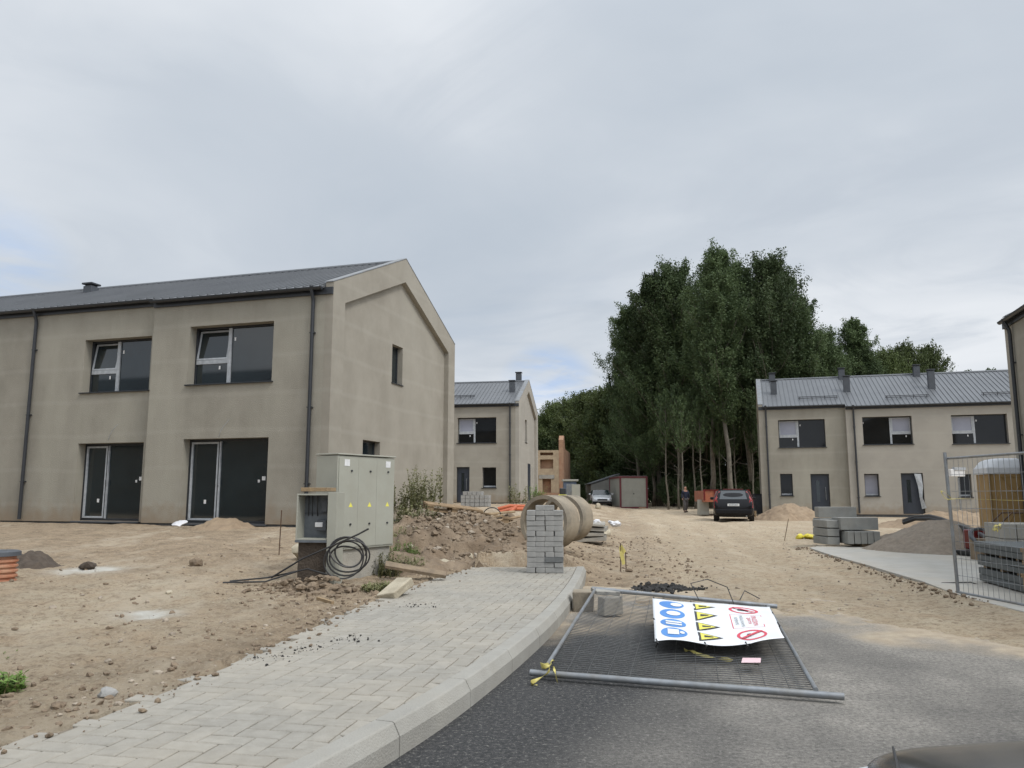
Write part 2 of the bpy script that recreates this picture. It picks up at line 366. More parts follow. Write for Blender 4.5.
Kx = np.interp(Y, ky, kx); xrr = np.interp(Y, [13, 16, 20, 35, 60, 100, 200], [2.4, 3.0, 3.5, 5.2, 9, 14, 20])
YEK = 10.2
e = np.where(Y < 9.8, Kx, np.where(Y < 13, np.interp(Y, [9.8, 11, 13], [1.3, 2.1, 2.4]), xrr))
sand = sst(-.6, .8, X - e + .8 * fbm(X * .6, Y * .6, 3))                # haul road: pale sand
tone = .46 + .75 * fbm(X * .35 + 3, Y * .5, 4) + .5 * fbm(X * .5, Y * 2.4, 4) * sst(-1, -3, X) - .25 * np.clip(fbm(X * 3, Y * 3, 4), 0, 1)
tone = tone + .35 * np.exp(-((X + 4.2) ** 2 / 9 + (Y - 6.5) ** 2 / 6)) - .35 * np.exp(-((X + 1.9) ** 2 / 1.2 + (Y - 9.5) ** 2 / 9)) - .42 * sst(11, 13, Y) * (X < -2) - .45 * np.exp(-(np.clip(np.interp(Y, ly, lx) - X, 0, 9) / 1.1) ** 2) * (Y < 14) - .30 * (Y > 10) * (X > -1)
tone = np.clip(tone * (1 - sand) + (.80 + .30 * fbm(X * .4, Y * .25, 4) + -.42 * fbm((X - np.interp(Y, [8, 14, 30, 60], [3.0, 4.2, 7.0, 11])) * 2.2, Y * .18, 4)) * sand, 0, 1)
far = sst(90, 130, Y) + sst(30, 60, np.abs(X)) * sst(20, 40, Y)
pale = np.exp(-(((X + 3.5) / .30) ** 2 + ((Y - 7.7) / .28) ** 2) ** 1.5) + np.exp(-(((X + 5.8) / .45) ** 2 + ((Y - 10.9) / .4) ** 2) ** 1.5)
pale = np.clip(pale * (1 + .9 * fbm(X * 5, Y * 5, 3)), 0, 1)
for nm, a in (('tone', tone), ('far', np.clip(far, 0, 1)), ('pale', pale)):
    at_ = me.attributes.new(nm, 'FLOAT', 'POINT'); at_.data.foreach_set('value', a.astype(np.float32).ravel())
me.shade_smooth()
gm = bpy.data.materials.new('bare_soil'); gm.use_nodes = True; nt = gm.node_tree; N = nt.nodes; L = nt.links
b = N['Principled BSDF']; b.inputs['Roughness'].default_value = .95; b.inputs['Specular IOR Level'].default_value = .2
def attrn(n):
    a = N.new('ShaderNodeAttribute'); a.attribute_name = n; return a.outputs['Fac']
def mixc(f, a, c):
    m = N.new('ShaderNodeMix'); m.data_type = 'RGBA'
    for s, v in ((0, f), (6, a), (7, c)):
        if isinstance(v, (tuple, float)): m.inputs[s].default_value = v if isinstance(v, float) else (*v, 1)
        else: L.new(v, m.inputs[s])
    return m.outputs[2]
def nz(scale, det=6, ro=.6, lo=.35, hi=.65, mapscale=None):
    g = N.new('ShaderNodeNewGeometry'); n = N.new('ShaderNodeTexNoise'); n.inputs['Scale'].default_value = scale; n.inputs['Detail'].default_value = det; n.inputs['Roughness'].default_value = ro
    if mapscale:
        mp = N.new('ShaderNodeMapping'); mp.inputs['Scale'].default_value = mapscale; L.new(g.outputs['Position'], mp.inputs[0]); L.new(mp.outputs[0], n.inputs['Vector'])
    else: L.new(g.outputs['Position'], n.inputs['Vector'])
    r = N.new('ShaderNodeMapRange'); r.inputs[1].default_value = lo; r.inputs[2].default_value = hi; L.new(n.outputs['Fac'], r.inputs[0]); return r.outputs[0], n.outputs['Fac']
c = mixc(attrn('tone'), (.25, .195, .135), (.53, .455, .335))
n1, _ = nz(2.2, 8, .7); c = mixc(n1, c, (.43, .335, .23))
n2, _ = nz(9, 7, .75, .50, .70); c = mixc(n2, c, (.19, .138, .09))
n3, _ = nz(40, 4, .7, .56, .70); c = mixc(n3, c, (.50, .43, .34)); n6, _ = nz(26, 5, .75, .54, .68); c = mixc(n6, c, (.20, .148, .10))
n5, _ = nz(1.1, 7, .7, .52, .75, (1, .35, 1)); c = mixc(n5, c, (.52, .445, .34))
c = mixc(attrn('pale'), c, (.60, .58, .52))
n4, _ = nz(.4, 5, .6); gcol = mixc(n4, (.05, .075, .025), (.09, .11, .04)); c = mixc(attrn('far'), c, gcol)
L.new(c, b.inputs['Base Color'])
_, bn = nz(22, 9, .8); bp = N.new('ShaderNodeBump'); bp.inputs['Strength'].default_value = 1.0; bp.inputs['Distance'].default_value = .045; L.new(bn, bp.inputs['Height']); L.new(bp.outputs[0], b.inputs['Normal'])
me.materials.append(gm)
g = bpy.data.objects.new('ground', me); COL.objects.link(g); tag(g, 'bare trampled sandy soil of the building site', 'ground', kind='structure')

# asphalt
am = bpy.data.materials.new('asphalt'); am.use_nodes = True; nt = am.node_tree; N = nt.nodes; L = nt.links
b = N['Principled BSDF']; b.inputs['Roughness'].default_value = .85; b.inputs['Specular IOR Level'].default_value = .3
c1, _ = nz(30, 7, .85, .38, .62); c = mixc(c1, (.018, .019, .021), (.070, .070, .070))
c2, _ = nz(1.3, 6, .65, .35, .7); dust = attrn('dust')
mm = N.new('ShaderNodeMath'); mm.operation = 'MULTIPLY'; L.new(dust, mm.inputs[0]); 
ad = N.new('ShaderNodeMath'); ad.operation = 'MULTIPLY_ADD'; L.new(c2, ad.inputs[0]); ad.inputs[1].default_value = .55; ad.inputs[2].default_value = .55; L.new(ad.outputs[0], mm.inputs[1])
mm.use_clamp = True
c3, _ = nz(32, 7, .85, .38, .62); dc = mixc(c3, (.14, .13, .115), (.40, .375, .335))
c = mixc(mm.outputs[0], c, dc)
c4, _ = nz(36, 7, .9, .54, .64); c = mixc(c4, c, (.34, .325, .295)); c5, _ = nz(24, 7, .9, .55, .66); c = mixc(c5, c, (.045, .044, .043))
soil_, _ = nz(6, 6, .7, .3, .7); soilc = mixc(soil_, (.33, .265, .19), (.50, .42, .31)); c = mixc(attrn('soil'), c, soilc)
L.new(c, b.inputs['Base Color'])
_, bn = nz(90, 4, .7); bp = N.new('ShaderNodeBump'); bp.inputs['Strength'].default_value = .9; bp.inputs['Distance'].default_value = .012; L.new(bn, bp.inputs['Height']); L.new(bp.outputs[0], b.inputs['Normal'])
ax = np.arange(-10, 12.01, .08); ay = np.arange(-8, 13.01, .08); AX, AY = np.meshgrid(ax, ay); AK = np.interp(AY, ky, kx)
AB = np.interp(AX, [.5, .9, 2.5, 3.85, 4.3, 4.6, 5.2, 6, 8, 12], [9.8, 10.1, 9.6, 8.8, 8.0, 7.4, 5.9, 3.6, -3, -9])
vs = np.stack([AX, AY, 0 * AX + .0], -1).reshape(-1, 3); n_x = len(ax)
fs = []
for j in range(len(ay) - 1):
    for i in range(n_x - 1):
        if AX[j, i + 1] > AK[j, i] - .35 and AY[j, i] < AB[j, i] + 1.7: fs.append((j * n_x + i, j * n_x + i + 1, (j + 1) * n_x + i + 1, (j + 1) * n_x + i))
me = bpy.data.meshes.new('asphalt_road'); me.from_pydata(vs.tolist(), [], fs); me.materials.append(am)
d = AX - AK
wob = .25 * fbm(AX * 1.2, AY * .7, 3)
du = sst(.55, 1.6, d - .10 * (AY - 4) + wob)
du = np.clip(du * (.72 + .35 * fbm(AX * .9 + 4, AY * .35, 4)) + .35 * sst(2.5, 5, AX), 0, 1)
du = np.clip(du + .35 * fbm(AX * 2.4 - AY * .3, AY * .25, 4) * sst(1.2, 2, d), 0, 1)
soil = np.clip(sst(1.7, -.4, AB - AY + 2.6 * fbm(AX * 1.1, AY * .8, 5, .6)) * 1.05 * (1 + .7 * fbm(AX * 5, AY * 5, 3)), 0, 1) * .9
du = np.clip(np.maximum(du, sst(2.6, .3, AB - AY + .9 * fbm(AX * .9, AY * .6, 4)) * 1.25), 0, 1.4)
aa = me.attributes.new('dust', 'FLOAT', 'POINT'); aa.data.foreach_set('value', du.astype(np.float32).ravel())
aa = me.attributes.new('soil', 'FLOAT', 'POINT'); aa.data.foreach_set('value', soil.astype(np.float32).ravel())
o = bpy.data.objects.new('asphalt_road', me); COL.objects.link(o); tag(o, 'dark new asphalt road dusted with pale grit', 'road', kind='structure')

# kerb: arc-length stones
def arclen(P):
    s = [0]
    for a, b_ in zip(P, P[1:]): s.append(s[-1] + math.hypot(a[0] - b_[0], a[1] - b_[1]))
    return s
KP2 = [(x, y) for y, x in KS]; S = arclen(KP2)
def kpt(s):
    x = np.interp(s, S, [p[0] for p in KP2]); y = np.interp(s, S, [p[1] for p in KP2]); return x, y
kb = MB()
s = .0; L_tot = S[-1]; stone = 1.0
s = L_tot - math.floor(L_tot / stone) * stone
while s < L_tot - .1:
    n = 6; ring = []
    for k in range(n + 1):
        q_ = s + .004 + (stone - .008) * k / n; x, y = kpt(q_); x2, y2 = kpt(min(q_ + .02, L_tot)); x1, y1 = kpt(max(q_ - .02, 0))
        tx, ty = x2 - x1, y2 - y1; l = math.hypot(tx, ty); nx_, ny_ = -ty / l, tx / l
        dz = rnd.uniform(-.001, .001)
        prof = [(0, -.16), (.0, .10), (.035, .165), (.045, .17), (.15, .17), (.15, -.16)]
        ring.append([(x + nx_ * a, y + ny_ * a, z + dz) for a, z in prof])
    m = len(ring[0]); vs = [p for r_ in ring for p in r_]
    fs = [(k * m + i, k * m + (i + 1) % m, (k + 1) * m + (i + 1) % m, (k + 1) * m + i) for k in range(n) for i in range(m)]
    fs += [tuple(range(m)), tuple(n * m + i for i in range(m))[::-1]]
    kb.add(vs, fs); s += stone
tag(kb.build('kerb', M['kerb'], bevel=.004), 'long curved line of pale concrete kerb stones', 'kerb', kind='structure')

# walk pavers: herringbone blocks
pv = []; pf = []; pt = []
def addpaver(cx, cy, w, h, rot, z0, tint):
    m = Matrix.Rotation(rot, 2); g_ = .0045; b_ = len(pv); zt = [z0 + rnd.uniform(-.002, .002) for _ in range(4)]
    cs = [(-1, -1), (1, -1), (1, 1), (-1, 1)]
    for sx, sy in cs:
        p = m @ Vector((sx * (w / 2 - g_), sy * (h / 2 - g_))); pv.append((cx + p.x, cy + p.y, .09)); pt.append(tint)
    for k, (sx, sy) in enumerate(cs):
        p = m @ Vector((sx * (w / 2 - g_), sy * (h / 2 - g_))); pv.append((cx + p.x, cy + p.y, zt[k] - .005)); pt.append(tint)
    for k, (sx, sy) in enumerate(cs):
        p = m @ Vector((sx * (w / 2 - g_ - .005), sy * (h / 2 - g_ - .005))); pv.append((cx + p.x, cy + p.y, zt[k])); pt.append(tint)
    for k in range(4):
        k2 = (k + 1) % 4
        pf.append((b_ + k, b_ + k2, b_ + 4 + k2, b_ + 4 + k)); pf.append((b_ + 4 + k, b_ + 4 + k2, b_ + 8 + k2, b_ + 8 + k))
    pf.append((b_ + 8, b_ + 9, b_ + 10, b_ + 11))
ang = R(-11 + 0); ca, sa = math.cos(ang), math.sin(ang); u = .125
for i in range(-130, 90):
    for j in range(-120, 200):
        k = (i - j) % 4
        if k == 0: w, h, cx, cy = 2 * u, u, i * u + u, j * u + u / 2
        elif k == 2 and True:
            # vertical block occupying (i,j),(i,j+1) of a herringbone lattice
            w, h, cx, cy = u, 2 * u, i * u + u / 2, j * u + u
        else: continue
        if k == 2: cy = j * u + 0 * u; 
        X_ = cx * ca - cy * sa; Y_ = cx * sa + cy * ca + 2
        if Y_ < -2 or Y_ > 13.9: continue
        if X_ < np.interp(Y_, ly, lx) - .05 + .03 * rnd.random(): continue
        ke = np.interp(Y_, ky, kx) if Y_ < YEND + .2 else 1.05 - (Y_ - 13.3) * 1.6
        if X_ > ke - .035: continue
        addpaver(X_, Y_, w, h, ang, .163, rnd.uniform(.93, 1.05))
pv = [(min(x, (float(np.interp(y, ky, kx)) if y < YEND + .2 else 1.05 - (y - 13.3) * 1.6) - .163 + (.03 if y > YEND else 0)), y, z) for x, y, z in pv]
me = bpy.data.meshes.new('pavement'); me.from_pydata(pv, [], pf); me.materials.append(M['paver'])
a_ = me.attributes.new('tint', 'FLOAT', 'POINT'); a_.data.foreach_set('value', pt)
o = bpy.data.objects.new('pavement', me); COL.objects.link(o); tag(o, 'curved walk of pale grey rectangular pavers', 'pavement', kind='structure')
# sand bed in the joints
bed = []
Pb = []
for yy in np.arange(-2, 13.7, .3):
    Pb.append(((np.interp(yy, ly, lx) + .02, yy), ((np.interp(yy, ky, kx) if yy < YEND else 1.0 - (yy - YEND) * 1.6) - .12, yy)))
m_ = MB()
for (a, b_), (c_, d_) in zip(Pb, Pb[1:]):
    m_.poly([(*a, .154), (*b_, .154), (*d_, .154), (*c_, .154)])
tag(m_.build('joint_sand', mat('joint_sand', (.20, .17, .13), (.14, .12, .09), 8, .95)), 'sand bed under the paved walk', 'sand bed', kind='structure')

# right yard paving
yard = [(6.0, 8.9), (5.75, 9.5), (6.75, 15.2), (6.2, 17.2), (5.8, 18.6), (7.0, 19.3), (10, 19.6), (13, 20.2), (13, 3), (6.6, 3)]
yard = [(5.42, 6.0), (5.55, 9.6), (5.72, 10.5), (5.95, 11.5), (6.15, 12.9), (6.35, 14.2), (6.62, 16.4), (7.0, 18.6), (7.5, 19.3), (10, 19.6), (13.2, 20), (13.2, 3), (5.3, 3)]
m_ = MB(); m_.prism([(x, y, -.05) for x, y in yard], (0, 0, .15))
tag(m_.build('yard_paving', M['paver_right'], bevel=.008), 'pale paved yard edge at the right of the dirt road', 'paving', kind='structure')

# loose crumbs / stones
def scatter(name, n, fn, rr, material, label, cat, kind='stuff', sq=.7, sub=1, power=4.0):
    m = MB()
    for _ in range(n):
        p = fn()
        if p is None: continue
        r = rr[0] + (rr[1] - rr[0]) * rnd.random() ** power
        m.rock((p[0], p[1], p[2] + r * .25), r, sq, sub)
    return tag(m.build(name, material), label, cat, kind=kind)
def field():
    y = 2.8 + 14 * rnd.random() ** 1.4; x = np.interp(y, ly, lx) - .02 - rnd.expovariate(.45); return (x, y, gz(x, y) + .0) if x > -9 and mn.noise(Vector((x * .9, y * .9, 4))) + .5 * mn.noise(Vector((x * 3, y * 3, 1))) > rnd.uniform(-.35, .45) else None
scatter('soil_clods', 4200, field, (.004, .032), M['clod'], 'brown soil clods strewn over the bare field', 'clods')
scatter('field_pebbles', 900, field, (.005, .035), M['pebble'], 'pale pebbles strewn over the bare field', 'pebbles')
def edge_():
    y = 3.6 + 9.5 * rnd.random(); x = np.interp(y, ly, lx) + rnd.gauss(-.10, .13); return (x, y, .165)
scatter('edge_crumbs', 900, edge_, (.004, .028), M['clod'], 'soil crumbs spilled along the inner edge of the walk', 'crumbs')
def roadg():
    y = 9 + 26 * rnd.random() ** 1.5; x = rnd.uniform(1.6, 6.2 + .12 * y); return (x, y, gz(x, y))
scatter('road_grit', 1500, roadg, (.005, .03), M['pebble'], 'grit and small stones on the dirt road', 'grit')
def mid():
    y = 12.3 + 12 * rnd.random(); x = rnd.uniform(.2, 3.2 + (y - 12) * .12); return (x, y, gz(x, y))
scatter('rough_clods', 1500, mid, (.006, .04), M['clod'], 'rough clods on the churned soil beyond the kerb end', 'clods')
def shoulder():
    y = 9 + 10 * rnd.random(); x = np.interp(y, [9.6, 11.5, 14.2, 18.7], [5.55, 5.95, 6.35, 7.0]) + rnd.gauss(-.10, .14); return (x, y, gz(x, y) + .01)
scatter('shoulder_rubble', 420, shoulder, (.006, .035), M['clod'], 'clods along the edge of the right yard paving', 'clods')
def foot():
    return (lambda x, y: (x, y, gz(x, y) + .17 * max(0, 1 - math.hypot((x + 2.4) / .62, (y - 9.8) / .42))))(rnd.gauss(-2.45, .4), rnd.gauss(9.6, .3))
scatter('foot_clods', 260, foot, (.01, .06), M['clod'], 'clods and stones round the foot of the meter box', 'clods', power=3)
def asp():
    cx, cy = rnd.choice([(1.55, 11.3), (1.9, 11.4), (2.3, 11.5)]); x = cx + rnd.gauss(0, .22); y = cy + rnd.gauss(0, .18); return (x, y, gz(x, y) + .01)
scatter('asphalt_crumbs', 900, asp, (.012, .05), M['tyre'], 'spill of black asphalt crumbs behind the fallen fence', 'asphalt crumbs')
def asp2():
    cx, cy = rnd.choice([(-1.75, 5.9), (-1.55, 6.2), (-1.35, 6.6), (-1.0, 8.6)]); return (cx + rnd.gauss(0, .10), cy + rnd.gauss(0, .10), .166)
scatter('black_crumbs', 150, asp2, (.004, .014), M['tyre'], 'black crumbs lying on the paved walk', 'crumbs')

# heaps
def heap(name, cx, cy, rx, ry, h, material, rough=.12, n=70, seed=0, skew=0, prof=1.0):
    m = MB(); vs = []; 
    for j in range(n + 1):
        for i in range(n + 1):
            u_ = -1 + 2 * i / n; v_ = -1 + 2 * j / n; r = math.hypot(u_, v_)
            a = math.atan2(v_, u_); rr = r / (1 + .18 * mn.noise(Vector((math.cos(a) * 1.3 + seed, math.sin(a) * 1.3, seed))))
            t = max(0, 1 - rr); hh = h * (t ** prof) if prof != 1 else h * min(t * 1.15, 1 - (1 - min(t * 1.15, 1)) ** 1) * (1 - .12 * t)
            if rr < .18: hh -= h * .9 * (.18 - rr) ** 2 * 4
            x = cx + u_ * rx; y = cy + v_ * ry
            q = Vector((x, y, seed))
            nn = mn.fractal(q * 1.8, .7, 2.2, 5) * rough + mn.fractal(q * 7, .6, 2.2, 4) * rough * .35
            vs.append((x, y, gz(x, y) - .06 + hh + nn * min(1, t * 5) * (1 if t > 0 else 0)))
    fs = [(j * (n + 1) + i, j * (n + 1) + i + 1, (j + 1) * (n + 1) + i + 1, (j + 1) * (n + 1) + i) for j in range(n) for i in range(n) if math.hypot(-1 + 2 * (i + .5) / n, -1 + 2 * (j + .5) / n) < 1.12]
    m.add(vs, fs); o = m.build(name, material, smooth=True, sharp=180); return o
def heapz(o, x, y):
    best = None; v = o.data.vertices
    for q in v:
        d = (q.co.x - x) ** 2 + (q.co.y - y) ** 2
        if best is None or d < best[0]: best = (d, q.co.z)
    return best[1]
rh = heap('rubble_heap', -1.25, 16.4, 2.3, 3.6, .50, M['rubble'], .17, 110, 3, prof=.8)
tag(rh, 'long heap of brown soil and rubble between the walk and the houses', 'soil heap')
rh2 = heap('soil_heap', -1.75, 12.7, 1.2, 1.5, .28, M['rubble'], .10, 60, 5, prof=.8)
tag(rh2, 'low brown soil bank behind the leaning timber plank beside the walk', 'soil heap')
sh_ = heap('soil_heap', -2.40, 9.80, .62, .42, .17, M['rubble'], .09, 60, 41, prof=.8); tag(sh_, 'small soil heap round the foot of the meter box and cable coil', 'soil heap')
def onheap():
    x = rnd.gauss(-1.1, 1.0); y = rnd.gauss(15.6, 1.6)
    i = int((x + 1.25 + 2.3) / 4.6 * 110); j = int((y - 16.4 + 3.6) / 7.2 * 110)
    if not (0 <= i <= 110 and 0 <= j <= 110): return None
    z = rh.data.vertices[j * 111 + i].co.z; return (x, y, max(z, gz(x, y)))
scatter('heap_stones', 3400, onheap, (.008, .075), M['clod'], 'stones and clods on the long rubble heap', 'stones', power=4)
scatter('heap_pale_stones', 380, onheap, (.008, .07), M['pebble'], 'pale broken stones on the long rubble heap', 'stones', power=4)
o = heap('gravel_heap', 9.75, 17.9, 1.95, 1.9, .92, M['gravelpile'], .05, 70, 9); tag(o, 'smooth grey brown gravel heap on the right paved yard', 'gravel heap')
o = heap('sand_heap', 13.3, 37.6, 2.1, 1.5, .95, M['sandpile'], .10, 60, 12); tag(o, 'orange sand heap before the left door of the right row', 'sand heap')
o = heap('sand_heap', 16.6, 29.5, 3.0, 2.0, .75, M['sandpile'], .10, 60, 15); tag(o, 'orange sand heap behind the tan portable toilet', 'sand heap')
o = heap('sand_heap', -7.0, 19.1, .95, .75, .34, M['sandpile'], .06, 50, 18); tag(o, 'small sand heap at the foot of the near terrace door', 'sand heap')
o = heap('dark_soil_heap', -7.0, 11.5, .6, .5, .30, M['darksoil'], .08, 50, 21); tag(o, 'dark brown soil heap behind the orange corrugated pipe', 'soil heap')

# ------------------------------------------------------------------ houses
TAN = .466
def wall_panel(m, x0, x1, z0, z1, yf, ops, dep=.33):
    X_ = sorted({x0, x1, *[o_[0] for o_ in ops], *[o_[1] for o_ in ops]}); Z_ = sorted({z0, z1, *[o_[2] for o_ in ops], *[o_[3] for o_ in ops]})
    for xa, xb in zip(X_, X_[1:]):
        for za, zb in zip(Z_, Z_[1:]):
            cx, cz = (xa + xb) / 2, (za + zb) / 2
            if any(o_[0] < cx < o_[1] and o_[2] < cz < o_[3] for o_ in ops): continue
            m.poly([(xa, yf, za), (xb, yf, za), (xb, yf, zb), (xa, yf, zb)])
    for xa, xb, za, zb in [o_[:4] for o_ in ops]:
        y2 = yf + dep
        m.poly([(xa, yf, za), (xa, y2, za), (xa, y2, zb), (xa, yf, zb)]); m.poly([(xb, yf, za), (xb, yf, zb), (xb, y2, zb), (xb, y2, za)])
        m.poly([(xa, yf, zb), (xa, y2, zb), (xb, y2, zb), (xb, yf, zb)]); m.poly([(xa, yf, za), (xb, yf, za), (xb, y2, za), (xa, y2, za)])
def sticker(par, x, y, z, w=.05, h=.09):
    MB().box((x, y, z), (w, .004, h)).build('sticker', M['sticker'], par)
def frame_box(m, xa, xb, za, zb, y, t=.06, d=.07):
    m.span((xa, y, za), (xb, y + d, za + t)).span((xa, y, zb - t), (xb, y + d, zb))
    m.span((xa, y, za + t), (xa + t, y + d, zb - t)).span((xb - t, y, za + t), (xb, y + d, zb - t))
PANE = ['glass']
def window(par, xa, xb, za, zb, yf, kind='wide', sash_left=True, film=True, tilt=0, dep=.26, pane=None):
    y = yf + dep; P_ = M[PANE[0]]
    f = MB(); frame_box(f, xa, xb, za, zb, y, .05, .07)
    w = f.build('window', M['anth'], par, bevel=.004)
    s_ = MB(); s_.box(((xa + xb) / 2, yf + .10, za - .012), (xb - xa + .10, .32, .03)); s_.build('sill', M['anth'], w, bevel=.004)
    if kind == 'wide':
        sw = (xb - xa) * .42; t = .075; zt = za + (zb - za) * .40
        if sash_left: sa, sb, mid = xa + .05, xa + sw, xa + sw
        else: sa, sb, mid = xb - sw, xb - .05, xb - sw
        mu = MB(); mu.span((mid - .05, y - .01, za + .05), (mid + .05, y + .06, zb - .05)); mu.build('mullion', M['pvc'], w, bevel=.004)
        tr = MB(); tr.span((sa, y - .006, zt - .05), (sb - .05 if sash_left else sb, y + .055, zt + .06)); 
        if not sash_left: tr = MB().span((sa + .05, y - .006, zt - .05), (sb, y + .055, zt + .06))
        tr.build('transom', M['pvc'], w, bevel=.004)
        a0, a1 = (sa, sb - .052) if sash_left else (sa + .052, sb)
        sh = MB(); frame_box(sh, 0, a1 - a0, 0, zb - .06 - zt - .06, -.02, .05, .05)
        so = sh.build('sash', M['pvc'], w, bevel=.004, loc=(a0, y + .01, zt + .062), rot=(-R(tilt), 0, 0))
        sp = MB().span((a0 + .04, y + .02, zt + .10), (a1 - .04, y + .03, zb - .09))
        if tilt: 
            sp = MB().span((.04, .0, .04), (a1 - a0 - .04, .01, zb - .06 - zt - .10)); sp.build('pane', P_, w, loc=(a0, y + .01, zt + .062), rot=(-R(tilt), 0, 0))
        else: sp.build('pane', M['film'] if film else P_, w)
        MB().span((a0, y + .03, za + .05), (a1, y + .04, zt - .05)).build('pane', P_, w)
        if sash_left: MB().span((mid + .05, y + .03, za + .05), (xb - .05, y + .04, zb - .05)).build('pane', P_, w)
        else: MB().span((xa + .05, y + .03, za + .05), (mid - .05, y + .04, zb - .05)).build('pane', P_, w)
        sticker(w, a0 + (a1 - a0) * .75, y + .012, zt - .16); sticker(w, mid + (.14 if sash_left else -1.35), y + .024, zb - .35 if not film else zb - .3)
    elif kind == 'small':
        MB().span((xa + .05, y + .03, za + .05), (xb - .05, y + .04, zb - .05)).build('pane', M['film'] if film else P_, w)
        MB().span((xa + .05, y - .004, za + .05), (xb - .05, y + .028, za + .13)).build('lower_rail', M['pvc'], w)
    return w
def terrace_door(par, xa, xb, za, zb, yf, dep=.26):
    y = yf + dep; f = MB(); frame_box(f, xa, xb, za, zb, y, .06, .08); w = f.build('terrace_door', M['anth'], par, bevel=.004)
    mid = xa + (xb - xa) * .37
    sh = MB(); frame_box(sh, xa + .07, mid - .03, za + .07, zb - .07, y - .012, .05, .06); sh.build('sash', M['pvc'], w, bevel=.004)
    MB().span((mid - .028, y - .015, za + .06), (mid + .002, y + .05, zb - .06)).build('mullion', M['anth'], w)
    MB().span((mid + .004, y - .018, za + .06), (mid + .032, y + .05, zb - .06)).build('mullion', M['pvc'], w)
    MB().span((xa + .115, y + .03, za + .115), (mid - .075, y + .04, zb - .115)).build('pane', M['glass'], w)
    MB().span((mid + .034, y + .03, za + .06), (xb - .06, y + .04, zb - .06)).build('pane', M['glass'], w)
    MB().span((xa - .03, yf - .05, za - .045), (xb + .03, y + .02, za - .005)).build('threshold', M['anth2'], w, bevel=.004)
    MB().tube([(mid + .018, y - .03, za + .95), (mid + .018, y - .06, za + 1.0), (mid + .018, y - .06, za + 1.12)], .012, 6).build('handle', M['anth2'], w)
    sticker(w, xa + .55, y + .024, za + .55, .07, .1); sticker(w, xb - .28, y + .024, za + 1.15, .10, .10); sticker(w, xb - .42, y + .024, za + 1.08, .06, .07)
    return w
def entry_door(par, xa, xb, za, zb, yf, dep=.12):
    y = yf + dep; f = MB(); frame_box(f, xa, xb, za, zb, y, .06, .08); w = f.build('entry_door', M['anth'], par, bevel=.004)
    MB().span((xa + .06, y + .02, za + .06), (xb - .06, y + .06, zb - .06)).build('leaf', M['door'], w, bevel=.004)
    MB().span((xa + .28, y + .012, za + .6), (xa + .46, y + .022, zb - .35)).build('pane', M['glass'], w)
    MB().tube([(xb - .2, y, za + .7), (xb - .2, y - .04, za + .75), (xb - .2, y - .04, za + 1.35), (xb - .2, y, za + 1.4)], .014, 6).build('handle', M['galv'], w)
    return w
def downpipe(par, x, yf, ztop, zbot=.05):
    m = MB(); m.tube([(x, yf - .20, ztop), (x, yf - .18, ztop - .10), (x, yf - .085, ztop - .32), (x, yf - .075, ztop - .42), (x, yf - .075, zbot)], .048, 10)
    o_ = m.build('downpipe', M['anth'], par, smooth=True)
    for k in range(3): MB().box((x, yf - .05, ztop - 1.2 - k * 1.9), (.13, .10, .03)).build('bracket', M['anth'], o_)
    return o_
